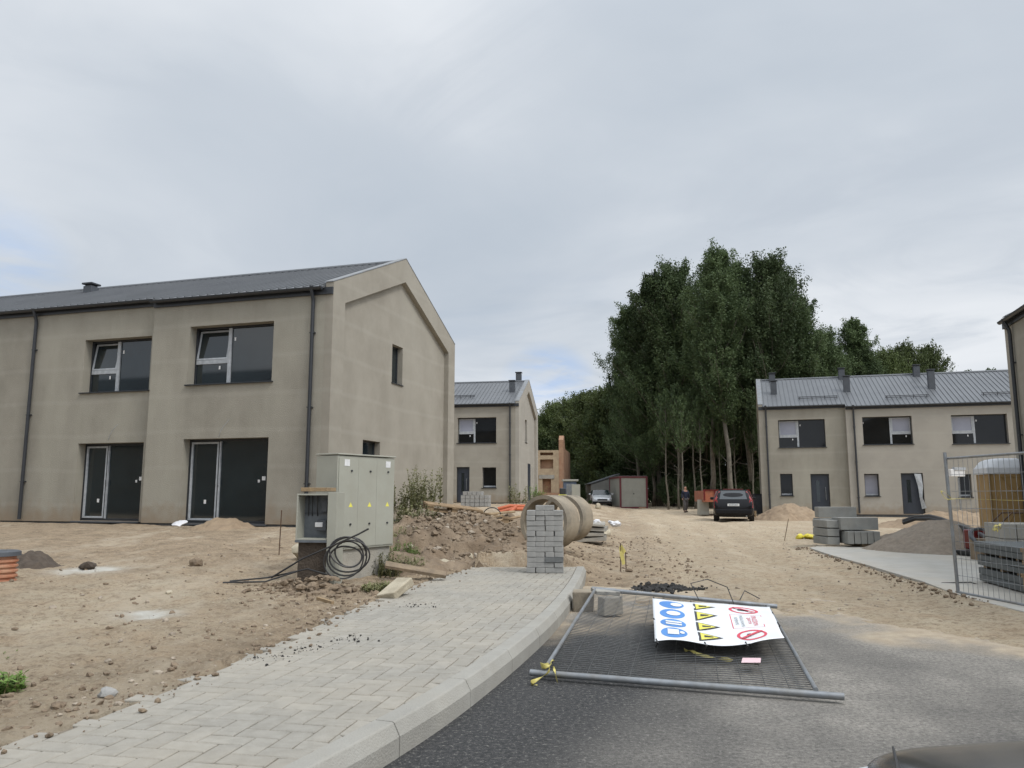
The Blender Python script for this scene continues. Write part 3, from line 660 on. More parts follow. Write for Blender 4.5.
def house(name, loc, rz, x0, x1, secs, eave, WD, label, cat='terraced houses', gables=('l', 'r'), gable_ops={}, mats=None, ridge_items=(), rough=None, group=None):
    """local frame: x along the front, y into the house, z up; secs = (xa, xb, yoff, material, openings)"""
    h = empty(name, loc, rz, label, cat, group)
    ridge = eave + WD / 2 * TAN; RT = .06
    for xa, xb, yo, mt, ops in secs:
        m = MB(); ez = eave + yo * TAN
        wall_panel(m, xa, xb, 0, ez, yo, [o_[:4] for o_ in ops])
        for xe in (xa, xb):
            if xe not in (x0, x1): m.poly([(xe, yo, 0), (xe, .5, 0), (xe, .5, ez), (xe, yo, ez)])
        m.poly([(xa, yo, ez), (xb, yo, ez), (xb, .5, ez), (xa, .5, ez)])
        m.build('front_wall', M[mt], h)
        MB().span((xa + .02, yo + .03, -.5), (xb - .02, yo + .4, .002)).build('plinth', M['plinth'], h)
        for o_ in ops:
            a, b_, c_, d_, k = o_[:5]; kw = o_[5] if len(o_) > 5 else {}
            if k in ('wide', 'small'): window(h, a, b_, c_, d_, yo, k, **kw)
            elif k == 'terrace': terrace_door(h, a, b_, c_, d_, yo)
            elif k == 'entry': entry_door(h, a, b_, c_, d_, yo)
        # eave: roof sheet, ribs, fascia, gutter
        gx0 = xa - (0 if xa != x0 else (-.24 if 'l' in gables else 0)); gx1 = xb - (.24 if (xb == x1 and 'r' in gables) else 0)
        ye = yo - .14; ze = eave + ye * TAN + .10
        m = MB(); m.add([(gx0, ye, ze), (gx1, ye, ze), (gx1, WD / 2, ridge + .10), (gx0, WD / 2, ridge + .10), (gx0, ye, ze - RT), (gx1, ye, ze - RT), (gx1, WD / 2, ridge + .10 - RT), (gx0, WD / 2, ridge + .10 - RT)],
                        [(0, 1, 2, 3), (7, 6, 5, 4), (0, 4, 5, 1), (1, 5, 6, 2), (0, 3, 7, 4)])
        k = gx0 + .1; dv = Vector((0, WD / 2 - ye, ridge + .10 - ze)); ln = dv.length; an = math.atan2(dv.z, dv.y)
        while k < gx1 - .03:
            m.box((k, (ye + WD / 2) / 2 - .012 * math.sin(an), (ze + ridge + .10) / 2 + .014), (.026, ln, .032), (an, 0, 0)); k += .24
        m.build('roof', M['roof'], h)
        m = MB(); m.span((xa + .002, yo - .055, ez - .16), (xb - .002, yo - .003, ez + .02)); m.build('fascia', M['anth'], h)
        m = MB(); pr_ = [(math.cos(t) * .065, math.sin(t) * .075) for t in np.linspace(PI, 2 * PI, 9)]
        m.prism([(gx0, ye - .035 + a, ze - .035 + b_) for a, b_ in pr_], (gx1 - gx0, 0, 0)); m.build('gutter', M['anth'], h, smooth=True)
    # back half
    m = MB(); m.poly([(x0, WD, 0), (x1, WD, 0), (x1, WD, eave), (x0, WD, eave)]); m.build('rear_wall', M['plaster'], h)
    m = MB(); m.prism([(x0 + .24, WD / 2, ridge + .10), (x0 + .24, WD + .1, eave + .05), (x0 + .24, WD + .1, eave - .01), (x0 + .24, WD / 2, ridge + .04)], (x1 - x0 - .48, 0, 0)); m.build('roof', M['roof'], h)
    MB().tube([(x0 + .24, WD / 2, ridge + .11), (x1 - .24, WD / 2, ridge + .11)], .07, 8).build('ridge_cap', M['roof'], h, smooth=True)
    for gside in ('l', 'r'):
        gx = x0 if gside == 'l' else x1; sg = -1 if gside == 'l' else 1
        ops = gable_ops.get(gside, []); gm_ = M[mats[gside]] if mats and gside in mats else M['plaster']
        # inner wall in its own frame: u along y
        inx = gx - sg * .16; fw = .62
        m = MB(); Xc = sorted({fw * .5, WD - fw * .5, *[o_[0] for o_ in ops], *[o_[1] for o_ in ops]}); Zc = sorted({0, eave - .3, *[o_[2] for o_ in ops], *[o_[3] for o_ in ops]})
        for ya, yb in zip(Xc, Xc[1:]):
            for za, zb in zip(Zc, Zc[1:]):
                cy, cz = (ya + yb) / 2, (za + zb) / 2
                if any(o_[0] < cy < o_[1] and o_[2] < cz < o_[3] for o_ in ops): continue
                m.poly([(inx, ya, za), (inx, yb, za), (inx, yb, zb), (inx, ya, zb)])
        m.poly([(inx, fw * .5, eave - .3), (inx, WD - fw * .5, eave - .3), (inx, WD - fw * .5, eave), (inx, WD / 2, ridge - .2), (inx, fw * .5, eave)])
        dep = .22
        for a, b_, c_, d_ in [o_[:4] for o_ in ops]:
            i2 = inx - sg * dep
            m.poly([(inx, a, c_), (i2, a, c_), (i2, a, d_), (inx, a, d_)]); m.poly([(inx, b_, c_), (i2, b_, c_), (i2, b_, d_), (inx, b_, d_)])
            m.poly([(inx, a, d_), (i2, a, d_), (i2, b_, d_), (inx, b_, d_)]); m.poly([(inx, a, c_), (i2, a, c_), (i2, b_, c_), (inx, b_, c_)])
        m.build('gable_wall', gm_, h)
        y0 = secs[-1][2] if gside == 'r' else secs[0][2]
        outer = [(y0 - .003, -.0), (y0 - .003, eave + y0 * TAN + .16), (WD / 2, ridge + .18), (WD, eave + .16), (WD, 0)]
        inner = [(fw, 0), (fw, eave - .25), (WD / 2, ridge - .56), (WD - fw, eave - .25), (WD - fw, 0)]
        m = MB(); xo, xi = gx, gx - sg * .22
        for k in range(4):
            a, b_ = outer[k], outer[k + 1]; c_, d_ = inner[k + 1], inner[k]
            m.poly([(xo, *a), (xo, *b_), (xo, *c_), (xo, *d_)]); m.poly([(xo, *a), (xo, *b_), (xi, *b_), (xi, *a)]); m.poly([(xo, *d_), (xo, *c_), (xi, *c_), (xi, *d_)])
            m.poly([(xi, *a), (xi, *b_), (xi, *c_), (xi, *d_)])
        m.build('gable_surround', gm_, h)
        MB().span((gx - sg * .03, y0 + .05, -.5), (gx - sg * .3, WD - .05, .002)).build('plinth', M['plinth'], h)
        MB().prism([(gx + sg * .01, y0 - .02, eave + y0 * TAN + .163), (gx + sg * .01, WD / 2, ridge + .185), (gx + sg * .01, WD, eave + .163), (gx + sg * .01, WD, eave + .185), (gx + sg * .01, WD / 2, ridge + .21), (gx + sg * .01, y0 - .02, eave + y0 * TAN + .185)], (-sg * .26, 0, 0)).build('verge_trim', M['galv'], h)
        for a, b_, c_, d_ in [o_[:4] for o_ in ops]:
            i2 = inx - sg * .17; f = MB()
            if c_ < .3:
                i2 = inx - sg * .012; f.span((i2, a, c_), (i2 - sg * .05, b_, d_)); f.build('side_door', M['door'], h)
            else:
                f.span((i2, a, c_), (i2 - sg * .06, a + .05, d_)).span((i2, b_ - .05, c_), (i2 - sg * .06, b_, d_)).span((i2, a + .05, c_), (i2 - sg * .06, b_ - .05, c_ + .05)).span((i2, a + .05, d_ - .05), (i2 - sg * .06, b_ - .05, d_))
                w = f.build('window', M['anth'], h)
                MB().span((i2 - sg * .02, a + .05, c_ + .05), (i2 - sg * .03, b_ - .05, d_ - .05)).build('pane', M['glass'], w)
                MB().span((inx + sg * .04, a - .03, c_ - .02), (i2, b_ + .03, c_ + .003)).build('sill', M['anth'], w)
    for it in ridge_items:
        kind, x, yy, *r_ = it; zz = eave + yy * TAN + .1
        if yy > WD / 2: zz = eave + (WD - yy) * TAN + .1
        if kind == 'vent':
            hh = (r_[0] if r_ else .7) * .8; w_ = .17
            m = MB(); m.span((x - w_, yy - w_, zz - .15), (x + w_, yy + w_, zz + hh)); v = m.build('roof_vent', M['anth2'], h, bevel=.01)
            MB().span((x - w_ - .04, yy - w_ - .04, zz + hh + .05), (x + w_ + .04, yy + w_ + .04, zz + hh + .11)).build('vent_cap', M['anth'], v, bevel=.01)
            MB().span((x - w_ + .04, yy - w_ + .04, zz + hh + .001), (x + w_ - .04, yy + w_ - .04, zz + hh + .049)).build('vent_louvre', M['anth'], v)
        elif kind == 'round':
            m = MB(); m.lathe([(.0, -.15), (.14, -.15), (.14, .32), (.0, .32)], 16, (x, yy, zz)); v = m.build('roof_vent', M['anth2'], h, smooth=True)
            m = MB(); m.lathe([(.0, .33), (.24, .33), (.27, .36), (.27, .56), (.22, .62), (0, .64)], 16, (x, yy, zz)); m.build('vent_cap', M['anth'], v, smooth=True)
            m = MB(); m.lathe([(.0, .30), (.19, .30), (.19, .345), (0, .345)], 16, (x, yy, zz)); m.build('vent_collar', M['anth2'], v)
        elif kind == 'guard':
            x2 = r_[0]; m = MB(); m.tube([(x, yy, zz + .16), (x2, yy, zz + .16)], .022, 6).tube([(x, yy - .02, zz + .08), (x2, yy - .02, zz + .08)], .022, 6)
            k = x + .1
            while k < x2: m.box((k, yy, zz + .08), (.03, .05, .2)); k += .66
            m.build('snow_guard', M['anth'], h)
    return h, ridge
A1 = R(16.3)
TAN = .428
# house 1 (left); local x runs to the right along the front, origin at near gable corner
h1o = (-4.54, 19.2, .60)
H1, rdg = house('terraced_house', h1o, -A1, -24, 0, [
    (-24, -5.46, .30, 'plaster_dark', [(-8.05, -5.76, 3.58, 5.10, 'wide', dict(film=False, tilt=9)), (-8.02, -5.80, .02, 2.15, 'terrace'),
                              (-13.9, -12.0, 3.62, 5.06, 'wide', dict(film=False)), (-13.9, -12.0, .10, 2.15, 'terrace')]),
    (-5.46, 0, 0, 'plaster_dark', [(-4.27, -1.70, 3.62, 5.20, 'wide', dict(film=False, tilt=9)), (-4.28, -1.71, .0, 2.18, 'terrace')])],
    5.95, 8.8, 'nearest terraced house on the left with tan rendered gable and glazed terrace doors',
    gable_ops={'r': [(3.88, 4.64, 4.06, 5.24), (2.13, 3.2, 1.05, 2.23)]}, mats={'r': 'plaster', 'l': 'plaster'},
    ridge_items=[('vent', -11.35, 3.6, .24), ('vent', -4.0, 6.0, .3), ('vent', -.7, 5.2, .25), ('vent', -.7, 6.9, .25)])
downpipe(H1, -.53, 0, 6.0); downpipe(H1, -9.82, .3, 6.1)
# loose cables hanging from the wall over the near terrace door
for x_, z_ in ((-3.2, 2.2), (-7.0, 2.2)):
    pts = [(x_, -.0, z_ + .02), (x_ + .08, -.05, z_ + .15), (x_ + .18, -.07, z_ + .28), (x_ + .33, -.06, z_ + .45)]
    if x_ < -5: pts = [(a, b_ + .3, c_) for a, b_, c_ in pts]
    MB().tube(pts, .006, 5).build('loose_cable', M['pvc'], H1, smooth=True)
PANE[0] = 'glass_far'; TAN = .466
# house 2 (behind, left)
o2 = at(519, 450, 46)
H2, _ = house('terraced_house', (o2.x, 46, .85), -R(10.3), -16, 0, [
    (-16, -4.6, -.3, 'plaster', [(-8.9, -6.4, 3.55, 5.05, 'wide')]),
    (-4.6, 0, 0, 'plaster', [(-3.77, -1.38, 3.52, 5.06, 'wide', dict(film=True)), (-2.22, -1.38, .86, 2.07, 'small', dict(film=False)), (-3.80, -3.0, .02, 2.1, 'entry')])],
    5.85, 7.7, 'pale terraced house end seen between the near gable and the concrete rings',
    gable_ops={'r': [(3.2, 4.0, 3.75, 5.2), (4.2, 5.4, .05, 2.45)]}, mats={'r': 'plaster_pale'},
    ridge_items=[('vent', -.75, 1.9, .75), ('vent', -.7, 4.0, .75), ('guard', -4.6, .9, -2.9)])
downpipe(H2, -.53, 0, 5.9)
# house 3 (right row)
H3o = at(760, 450, 44)
units = []
H3, _ = house('terraced_house', (H3o.x, 44, .27), -R(17), 0, 27.4, [
    (0, 4.56, 0, 'plaster_dark', [(1.04, 3.50, 3.66, 5.22, 'wide', dict(film=True)), (1.01, 1.66, .98, 2.2, 'small', dict(film=False)), (2.60, 3.56, .05, 2.18, 'entry')]),
    (4.56, 27.4, -.3, 'plaster_pale', [(5.38, 7.82, 3.72, 5.24, 'wide', dict(film=True, sash_left=False)), (5.30, 6.02, .96, 2.16, 'small', dict(film=True)), (7.10, 8.16, .03, 2.18, 'entry'),
                              (9.70, 12.3, 3.68, 5.22, 'wide', dict(film=True)), (9.80, 10.42, .92, 2.1, 'small', dict(film=False)), (11.6, 12.6, .03, 2.18, 'entry'),
                              (14.4, 16.9, 3.68, 5.22, 'wide', dict(film=True, sash_left=False))])],
    5.97, 8.8, 'right hand row of terraced houses with grey roof, vents and dark front doors',
    ridge_items=[('vent', .95, 1.9, .85), ('vent', .95, 4.1, .55), ('vent', 4.95, 1.9, 1.0), ('vent', 4.95, 4.1, .7), ('vent', 9.35, 1.9, 1.2), ('vent', 9.05, 4.1, .7),
                 ('guard', 2.2, .75, 4.3), ('guard', 6.7, .45, 8.9), ('guard', 11.4, .45, 14)])
downpipe(H3, .40, 0, 6.05); downpipe(H3, 4.95, -.3, 5.9); downpipe(H3, 13.6, -.3, 5.9)
# torn plastic at the middle door
m = MB(); P_ = [(7.72, -.42, 2.15), (8.06, -.40, 2.13), (8.10, -.45, 1.5), (8.02, -.5, .9), (8.2, -.48, .35), (7.98, -.40, .3), (7.90, -.46, .9), (7.86, -.42, 1.5)]
m.add(P_, [(0, 1, 2, 7), (7, 2, 3, 6), (6, 3, 4, 5)]); o = m.build('door_plastic', M['pvc'], H3); sm = o.modifiers.new('s', 'SOLIDIFY'); sm.thickness = .01
PANE[0] = 'glass'
# house 4 (right edge), turned a quarter
H4, _ = house('terraced_house', (13.42, 20.7, .12), -PI / 2 - A1, 0, 16, [
    (0, 16, 0, 'plaster_dark', [(3, 5.3, 3.62, 5.16, 'wide'), (9, 11.3, 3.62, 5.16, 'wide')])],
    5.83, 8.8, 'dark house corner with downpipe cut off by the right edge of the photo',
    ridge_items=[])
downpipe(H4, .62, 0, 5.85)

# unseen stand-in row to the left, added for the near windows to mirror
H5, _ = house('terraced_house', (-15, 5.2, .3), PI - A1, 0, 26, [(0, 26, 0, 'plaster', [(4.05, 6.3, 3.64, 5.17, 'wide'), (9.5, 11.8, 3.64, 5.17, 'wide'), (15, 17.3, 3.64, 5.17, 'wide')])], 5.95, 8.8, 'added unseen terraced house row, mirrored in the near windows', ridge_items=[])
# unfinished brick house far back
bh = empty('unfinished_house', at(551, 480, 68), -R(8), 'unfinished clay block house with empty window openings beyond the concrete rings', 'unfinished house')
bh.location.z = .55
m = MB(); wall_panel(m, -1.9, .7, 0, 4.6, 0, [(-.75, .0, .8, 2.1), (-.95, .20, 3.0, 3.8), (-.95, .20, 4.15, 4.4)], .3); m.poly([(-1.9, 0, 4.6), (.7, 0, 4.6), (.7, .4, 4.6), (-1.9, .4, 4.6)]); m.build('front_wall', M['paleblock'], bh)
MB().span((-4.5, .0, 0), (-1.91, .4, 4.6)).build('front_wall', M['paleblock'], bh)
MB().span((-1.05, -.06, 2.12), (.3, .1, 2.45)).build('lintel', M['concrete'], bh)
MB().prism([(.702, -.02, 0), (.702, 9, 0), (.702, 9, 4.8), (.702, 2.2, 4.8), (.702, 1.2, 5.9), (.702, .6, 5.9), (.702, -.02, 5.5)], (.4, 0, 0)).build('gable_wall', M['redbrick'], bh)
MB().span((-4.4, .41, 0), (.7, .8, 4.4)).build('inner_wall', M['redbrick'], bh)
MB().span((-4.5, -.5, 0), (.8, -.03, .9)).build('clay_wall_base', M['redbrick'], bh)

# ------------------------------------------------------------------ trees
def tree_parts(seed, H, base, rad, nclump, nleaf, leafsz, upright=.6, pale=False, lean=.0, prof=None):
    rs = np.random.RandomState(seed); m = MB()
    # trunk
    tp = []; x = y = 0.; 
    for k in range(9):
        t = k / 8; tp.append(Vector((x, y, t * H * .93))); x += rs.normal(0, .12) * H / 20 + lean * H / 20; y += rs.normal(0, .12) * H / 20
    tr = [H * .0085 * (1 - .85 * (k / 8)) + .015 for k in range(9)]; tr[0] *= 1.35
    m.tube(tp, tr, 9)
    def tpos(t):
        f = t / .93 * 8; i = min(int(f), 7); return tp[i].lerp(tp[i + 1], min(1, f - i))
    cl = []
    for k in range(nclump):
        t = base + (1 - base) * (k + rs.rand()) / nclump; 
        if prof == 'full': w_ = 1.0 * (1 - ((t - base) / (1 - base)) ** 1.9) ** .85
        else: w_ = math.sin(PI * min(1, ((t - base) / (1 - base)) ** .62 * .90 + .10)) ** .8
        w_ *= .72 + .5 * abs(math.sin(k * .37 + seed))
        a = k * 2.4 + rs.normal(0, .4); ln = rad * (w_ * rs.uniform(.55, 1.15) + .12)
        p0 = tpos(min(t * .92, .92)); d = Vector((math.cos(a), math.sin(a), upright * rs.uniform(.5, 1.6))).normalized()
        p1 = p0 + d * ln * .5 + Vector((0, 0, -.02 * ln)); p2 = p0 + d * ln + Vector((0, 0, .18 * ln))
        m.tube([p0, p1, p2], [tr[0] * .28 * (1 - t * .6), tr[0] * .16 * (1 - t * .6), .012], 5, cap=False)
        for q_ in rs.uniform(.25, 1.08, 7):
            c = p0.lerp(p2, q_) + Vector(rs.normal(0, .20 * rad / 3, 3)); tw = (d * rs.uniform(.2, 1.0) + Vector((0, 0, rs.uniform(.3, 1.3))) + Vector(rs.normal(0, .3, 3))).normalized(); cl.append((c, rs.uniform(.5, 1.25) * rad / 3.6 * (1.1 - .35 * t), tw))
    for k in range(16):
        t = rs.uniform(.55, .98); a = rs.rand() * 6.28; w_ = rad * (1.0 - t) * 1.6; p0 = tpos(min(t * .92, .92)) + Vector((math.cos(a) * w_, math.sin(a) * w_, 0))
        for q_ in range(3): cl.append((p0 + Vector((0, 0, (.5 + q_ * .55) * H / 20)), rs.uniform(.35, .6) * rad / 3.6 * (1.1 - q_ * .25), Vector((rs.normal(0, .15), rs.normal(0, .15), 1)).normalized()))
    # dead lower twigs
    for k in range(10):
        t = rs.uniform(.08, base + .1); a = rs.rand() * 6.28; p0 = tpos(t); ln = rs.uniform(.6, 1.8) * H / 20
        m.tube([p0, p0 + Vector((math.cos(a) * ln, math.sin(a) * ln, ln * rs.uniform(.1, .9)))], [.035 * H / 20, .01], 4, cap=False)
    cen = np.array([c[0] for c in cl]); sz = np.array([c[1] for c in cl]); twg = np.array([c[2] for c in cl])
    idx = rs.randint(0, len(cl), nleaf); al = rs.rand(nleaf) - .35; lat = rs.normal(0, 1, (nleaf, 3)) * (.27 * (1.15 - np.clip(al, 0, 1)))[:, None]
    P = cen[idx] + twg[idx] * (al * sz[idx] * 1.7)[:, None] + lat * sz[idx][:, None]
    a = rs.normal(0, 1, (nleaf, 3)); a /= np.linalg.norm(a, axis=1)[:, None]; b_ = np.cross(a, rs.normal(0, 1, (nleaf, 3))); b_ /= np.linalg.norm(b_, axis=1)[:, None]
    s_ = leafsz * rs.uniform(.6, 1.3, nleaf)[:, None]
    V = np.stack([P - a * s_, P + b_ * s_ * .55, P + a * s_, P - b_ * s_ * .55], 1).reshape(-1, 3)
    me = bpy.data.meshes.new('crown'); me.vertices.add(nleaf * 4); me.vertices.foreach_set('co', V.astype(np.float32).ravel())
    me.loops.add(nleaf * 4); me.loops.foreach_set('vertex_index', np.arange(nleaf * 4, dtype=np.int32))
    me.polygons.add(nleaf); me.polygons.foreach_set('loop_start', (np.arange(nleaf) * 4).astype(np.int32)); me.polygons.foreach_set('loop_total', np.full(nleaf, 4, np.int32)); me.update()
    tint = np.clip(rs.rand(len(cl))[idx] * .6 + rs.rand(nleaf) * .4, 0, 1); A = me.attributes.new('tint', 'FLOAT', 'POINT'); A.data.foreach_set('value', np.repeat(tint, 4).astype(np.float32))
    return m, me
def make_tree(name, seed, H, base, rad, nclump, nleaf, leafsz, leafm, bark, **k):
    m, me = tree_parts(seed, H, base, rad, nclump, nleaf, leafsz, **k)
    e = empty(name, (0, 0, 0)); m.build('trunk', M[bark], e, smooth=True, sharp=180)
    me.materials.append(M[leafm]); c = bpy.data.objects.new('crown', me); COL.objects.link(c); c.parent = e
    e['H'] = H; return e
PROTO = {
 'a': make_tree('tall_tree', 1, 22, .34, 3.4, 85, 70000, .088, 'leaf', 'bark', upright=.95),
 'b': make_tree('tall_tree', 2, 22, .38, 3.1, 80, 62000, .088, 'leaf', 'bark_pale', upright=1.1),
 'c': make_tree('tall_tree', 3, 22, .20, 4.2, 95, 80000, .092, 'leaf', 'bark', upright=.7, prof='full'),
 'd': make_tree('broad_tree', 4, 15, .15, 4.6, 90, 42000, .12, 'leaf2', 'bark', upright=.5, prof='full'),
 'e': make_tree('thin_tree', 5, 12, .5, 1.6, 36, 3600, .10, 'leaf', 'bark_pale', upright=.8),
 'u': make_tree('bush', 6, 4, .05, 1.7, 40, 9000, .09, 'leaf', 'bark', upright=.9, prof='full'),
}
used = set()
def tree(kind, px, py, Y, label, group, wid=1.0, cat='tree', base_z=None):
    top = at(px, py, Y); z0 = gz(top.x, Y) if base_z is None else base_z
    if kind in used: o_ = copy_tree(PROTO[kind])
    else: o_ = PROTO[kind]; used.add(kind)
    s_ = (top.z - z0) / PROTO[kind]['H']; o_.location = (top.x, Y, z0 - .1); o_.scale = (s_ * wid, s_ * wid, s_); o_.rotation_euler = (0, 0, rnd.uniform(0, 6.28))
    tag(o_, label, cat, group); return o_
G1 = 'tall trees of the dark grove behind the dirt road'
front = [('a', 635, 300, 75), ('b', 654, 268, 72), ('c', 676, 254, 70), ('a', 702, 243, 63), ('b', 722, 262, 58), ('a', 742, 258, 64), ('c', 764, 247, 61), ('b', 786, 260, 66), ('a', 804, 288, 60), ('c', 824, 322, 64), ('b', 846, 314, 68), ('b', 866, 342, 66)]
places = ['leftmost tall front tree of the big grove', 'second tall front tree of the grove, above the site container', 'broad tree of the grove left of its highest top', 'highest tree of the left hump of the grove',
 'pale trunked tree in the dip between the two grove humps', 'tree right of the dip in the grove top', 'highest tree of the right hump of the grove', 'pale trunked tree on the right side of the right hump', 'tree where the grove top starts to fall to the right',
 'broad tree above the left roof vent of the right row', 'ragged tree above the second vent pair of the right row', 'last tall tree of the grove at its right end']
for (k, px, py, Y_), lb in zip(front, places): tree(k, px, py, Y_, lb, G1, {'a': 1.08, 'b': 1.15, 'c': .98}[k])
G2 = 'trees filling the grove from behind'
second = [('c', 650, 345, 72), ('c', 668, 318, 74), ('c', 698, 310, 73), ('c', 732, 315, 75), ('c', 765, 308, 72), ('c', 795, 325, 76), ('c', 832, 352, 74), ('d', 860, 352, 80), ('c', 655, 360, 80), ('c', 690, 350, 82), ('c', 720, 350, 84), ('c', 750, 340, 82), ('c', 785, 350, 84)]
for k, px, py, Y_ in second: tree(k, px, py, Y_, 'dark tree filling the grove behind its front row', G2, 1.2)
G3 = 'lower dark trees at the left of the grove'
left = [('c', 638, 330, 79, 'dark tree on the left shoulder of the big grove'), ('d', 606, 388, 84, 'dark round tree just left of the big grove shoulder'), ('d', 590, 390, 90, 'dark tree above the grey shed'), ('d', 573, 398, 97, 'tree left of the grey shed, lower than its neighbours'),
        ('d', 556, 402, 95, 'olive tree above the unfinished house'), ('d', 543, 414, 105, 'olive tree peeping out behind the pale house gable'), ('c', 596, 405, 84, 'dark tree deep behind the silver car'), ('c', 620, 395, 84, 'dark tree deep behind the site container'), ('d', 565, 430, 100, 'olive tree behind the grey cabin'), ('d', 578, 425, 90, 'dark tree between the cabin and the shed')]
for k, px, py, Y_, lb in left: tree(k, px, py, Y_, lb, G3, 1.15)
for px, py, Y_, lb in [(884, 350, 78, 'small round tree right of the grove above the roof'), (903, 343, 82, 'small ragged tree above the third vent pair'), (928, 345, 90, 'thin topped tree last above the right roof'), (948, 366, 110, 'low far tree just above the right roof ridge'), (968, 364, 112, 'far tree tops above the ridge near the dark house'), (990, 362, 115, 'far tree top right above the ridge beside the dark house')]:
    tree('d' if Y_ < 100 else 'e', px, py, Y_, lb, 'trees beyond the right row', .62 if Y_ < 100 else 1.0)
for px, py, Y_ in [(664, 385, 60), (673, 372, 61), (681, 390, 58), (690, 380, 62), (699, 392, 59), (735, 395, 61), (748, 385, 60), (757, 400, 59), (716, 400, 62)]:
    tree('e', px + rnd.uniform(-3, 3), py + rnd.uniform(-8, 8), Y_, 'slim pale stemmed young tree at the foot of the grove', 'slim young trees along the front of the grove', .8)
for px, py, Y_ in [(560, 470, 88), (578, 468, 86), (598, 462, 84), (615, 465, 80), (655, 474, 74), (668, 478, 70), (684, 484, 64), (702, 486, 63), (718, 482, 64), (735, 484, 63), (752, 480, 64), (765, 484, 62), (690, 476, 70), (630, 455, 82), (676, 468, 72), (710, 466, 72), (745, 466, 72), (762, 462, 72), (725, 468, 74), (583, 490, 74), (590, 499, 63)]:
    tree('u', px, py, Y_, 'dense low bush in the dark at the foot of the grove', 'bushes along the foot of the grove', 1.2, 'bush')
# closed far wood behind the grove
wood = make_tree('far_wood', 11, 9, .0, 9, 60, 9000, .5, 'leaf', 'bark', prof='full')
for ch in list(wood.children):
    if ch.name.startswith('trunk'): bpy.data.objects.remove(ch)
crown = wood.children[0]; me0 = crown.data; bpy.data.objects.remove(crown); bpy.data.objects.remove(wood)
rs = np.random.RandomState(5); nl = 60000
P = np.stack([rs.uniform(-30, 75, nl), rs.uniform(90, 104, nl), rs.rand(nl) ** .8 * 1.0], -1)
hh = np.interp(P[:, 0], [-30, 3, 8, 14, 45, 50, 60, 75], [6, 8, 11, 15, 15, 9, 6, 6]) * (1 + .25 * fbm(P[:, 0] * .3, P[:, 1] * .1, 3)); P[:, 2] *= hh
a = rs.normal(0, 1, (nl, 3)); a /= np.linalg.norm(a, axis=1)[:, None]; b_ = np.cross(a, rs.normal(0, 1, (nl, 3))); b_ /= np.linalg.norm(b_, axis=1)[:, None]; s_ = .42 * rs.uniform(.6, 1.3, nl)[:, None]
V = np.stack([P - a * s_, P + b_ * s_ * .7, P + a * s_, P - b_ * s_ * .7], 1).reshape(-1, 3)
me = bpy.data.meshes.new('far_wood'); me.from_pydata(V.tolist(), [], np.arange(nl * 4).reshape(-1, 4).tolist()); me.materials.append(M['leaf'])
A = me.attributes.new('tint', 'FLOAT', 'POINT'); A.data.foreach_set('value', np.repeat(rs.rand(nl), 4).astype(np.float32))
o = bpy.data.objects.new('far_wood', me); COL.objects.link(o); tag(o, 'dark closed wood far behind the grove', 'wood', kind='stuff')

# weeds
def plant(name, loc, h, nst, spread, label, group=None, leafm='weed', seed=0, leaf=.05, per=40, cat='weeds'):
    rs_ = random.Random(seed); e = empty(name, loc, 0, label, cat, group); st = MB(); lf = MB(); tn = []
    for k in range(nst):
        a = rs_.uniform(0, 6.28); r = spread * rs_.random() ** .6; hh_ = h * rs_.uniform(.5, 1.05); b0 = Vector((r * math.cos(a), r * math.sin(a), -.05)); lean = Vector((rs_.gauss(0, .15), rs_.gauss(0, .15), 1)) * hh_
        st.tube([b0, b0 + lean * .5, b0 + lean], [.005 + .002 * h, .004, .002], 4, cap=False)
        for q_ in range(per):
            t = rs_.uniform(.12, 1.0); p = b0 + lean * t; a2 = rs_.uniform(0, 6.28); l_ = leaf * rs_.uniform(.6, 1.4) * (1.2 - .5 * t); d = Vector((math.cos(a2), math.sin(a2), rs_.uniform(-.1, .9))).normalized() * l_; s2 = d.cross(Vector((0, 0, 1))) * .28
            lf.add([p, p + d * .5 + s2, p + d, p + d * .5 - s2], [(0, 1, 2, 3)]); tn += [rs_.random()] * 4
    st.build('stem', M['stem'], e); o_ = lf.build('foliage', M[leafm], e)
    A_ = o_.data.attributes.new('tint', 'FLOAT', 'POINT'); A_.data.foreach_set('value', tn)
    return e
GW = 'weeds growing by the near gable'
for k, (px, py, Y_, h_, n_, sp, lb) in enumerate([(403, 505, 17.5, .75, 16, .45, 'tall green weeds just right of the grey cabinet'), (428, 499, 18.5, 1.0, 18, .45, 'tallest feathery weeds before the near gable wall'), (415, 520, 16.4, .55, 16, .5, 'low weeds at the foot of the tallest weeds')]):
    p = at(px, py, Y_); plant('weed_clump', (p.x, Y_, p.z - .15), h_ * .95, n_ * 2, sp, lb, GW, seed=k, leaf=.09)
for k, (px, py, h_, n_, sp, lb) in enumerate([(385, 575, .35, 60, .28, 'low green weeds beside the cabinet plinth'), (402, 560, .35, 50, .3, 'green weeds on the slope right of the cabinet'), (396, 545, .38, 50, .35, 'green weeds higher on the slope right of the cabinet'), (362, 572, .30, 40, .2, 'small weeds inside the cable coil'), (398, 530, .4, 40, .35, 'weeds on the brow above the cabinet slope'), (378, 590, .14, 50, .22, 'short grass before the cabinet plinth'), (410, 572, .28, 40, .25, 'sparse weeds above the leaning plank'), (408, 540, .35, 50, .35, 'dry weeds where slope and rubble heap meet')]):
    p = on(px, py); plant('weed_clump', (p.x, p.y, p.z), h_, n_, sp, lb, GW, 'grass' if k == 1 else 'weed', seed=20 + k, leaf=.05, per=26)
p = on(1, 690); plant('grass_tuft', (p.x, p.y, p.z), .14, 70, .12, 'bright green grass tuft at the left edge of the photo', None, 'grass', 40, .05, 14, 'grass tuft')
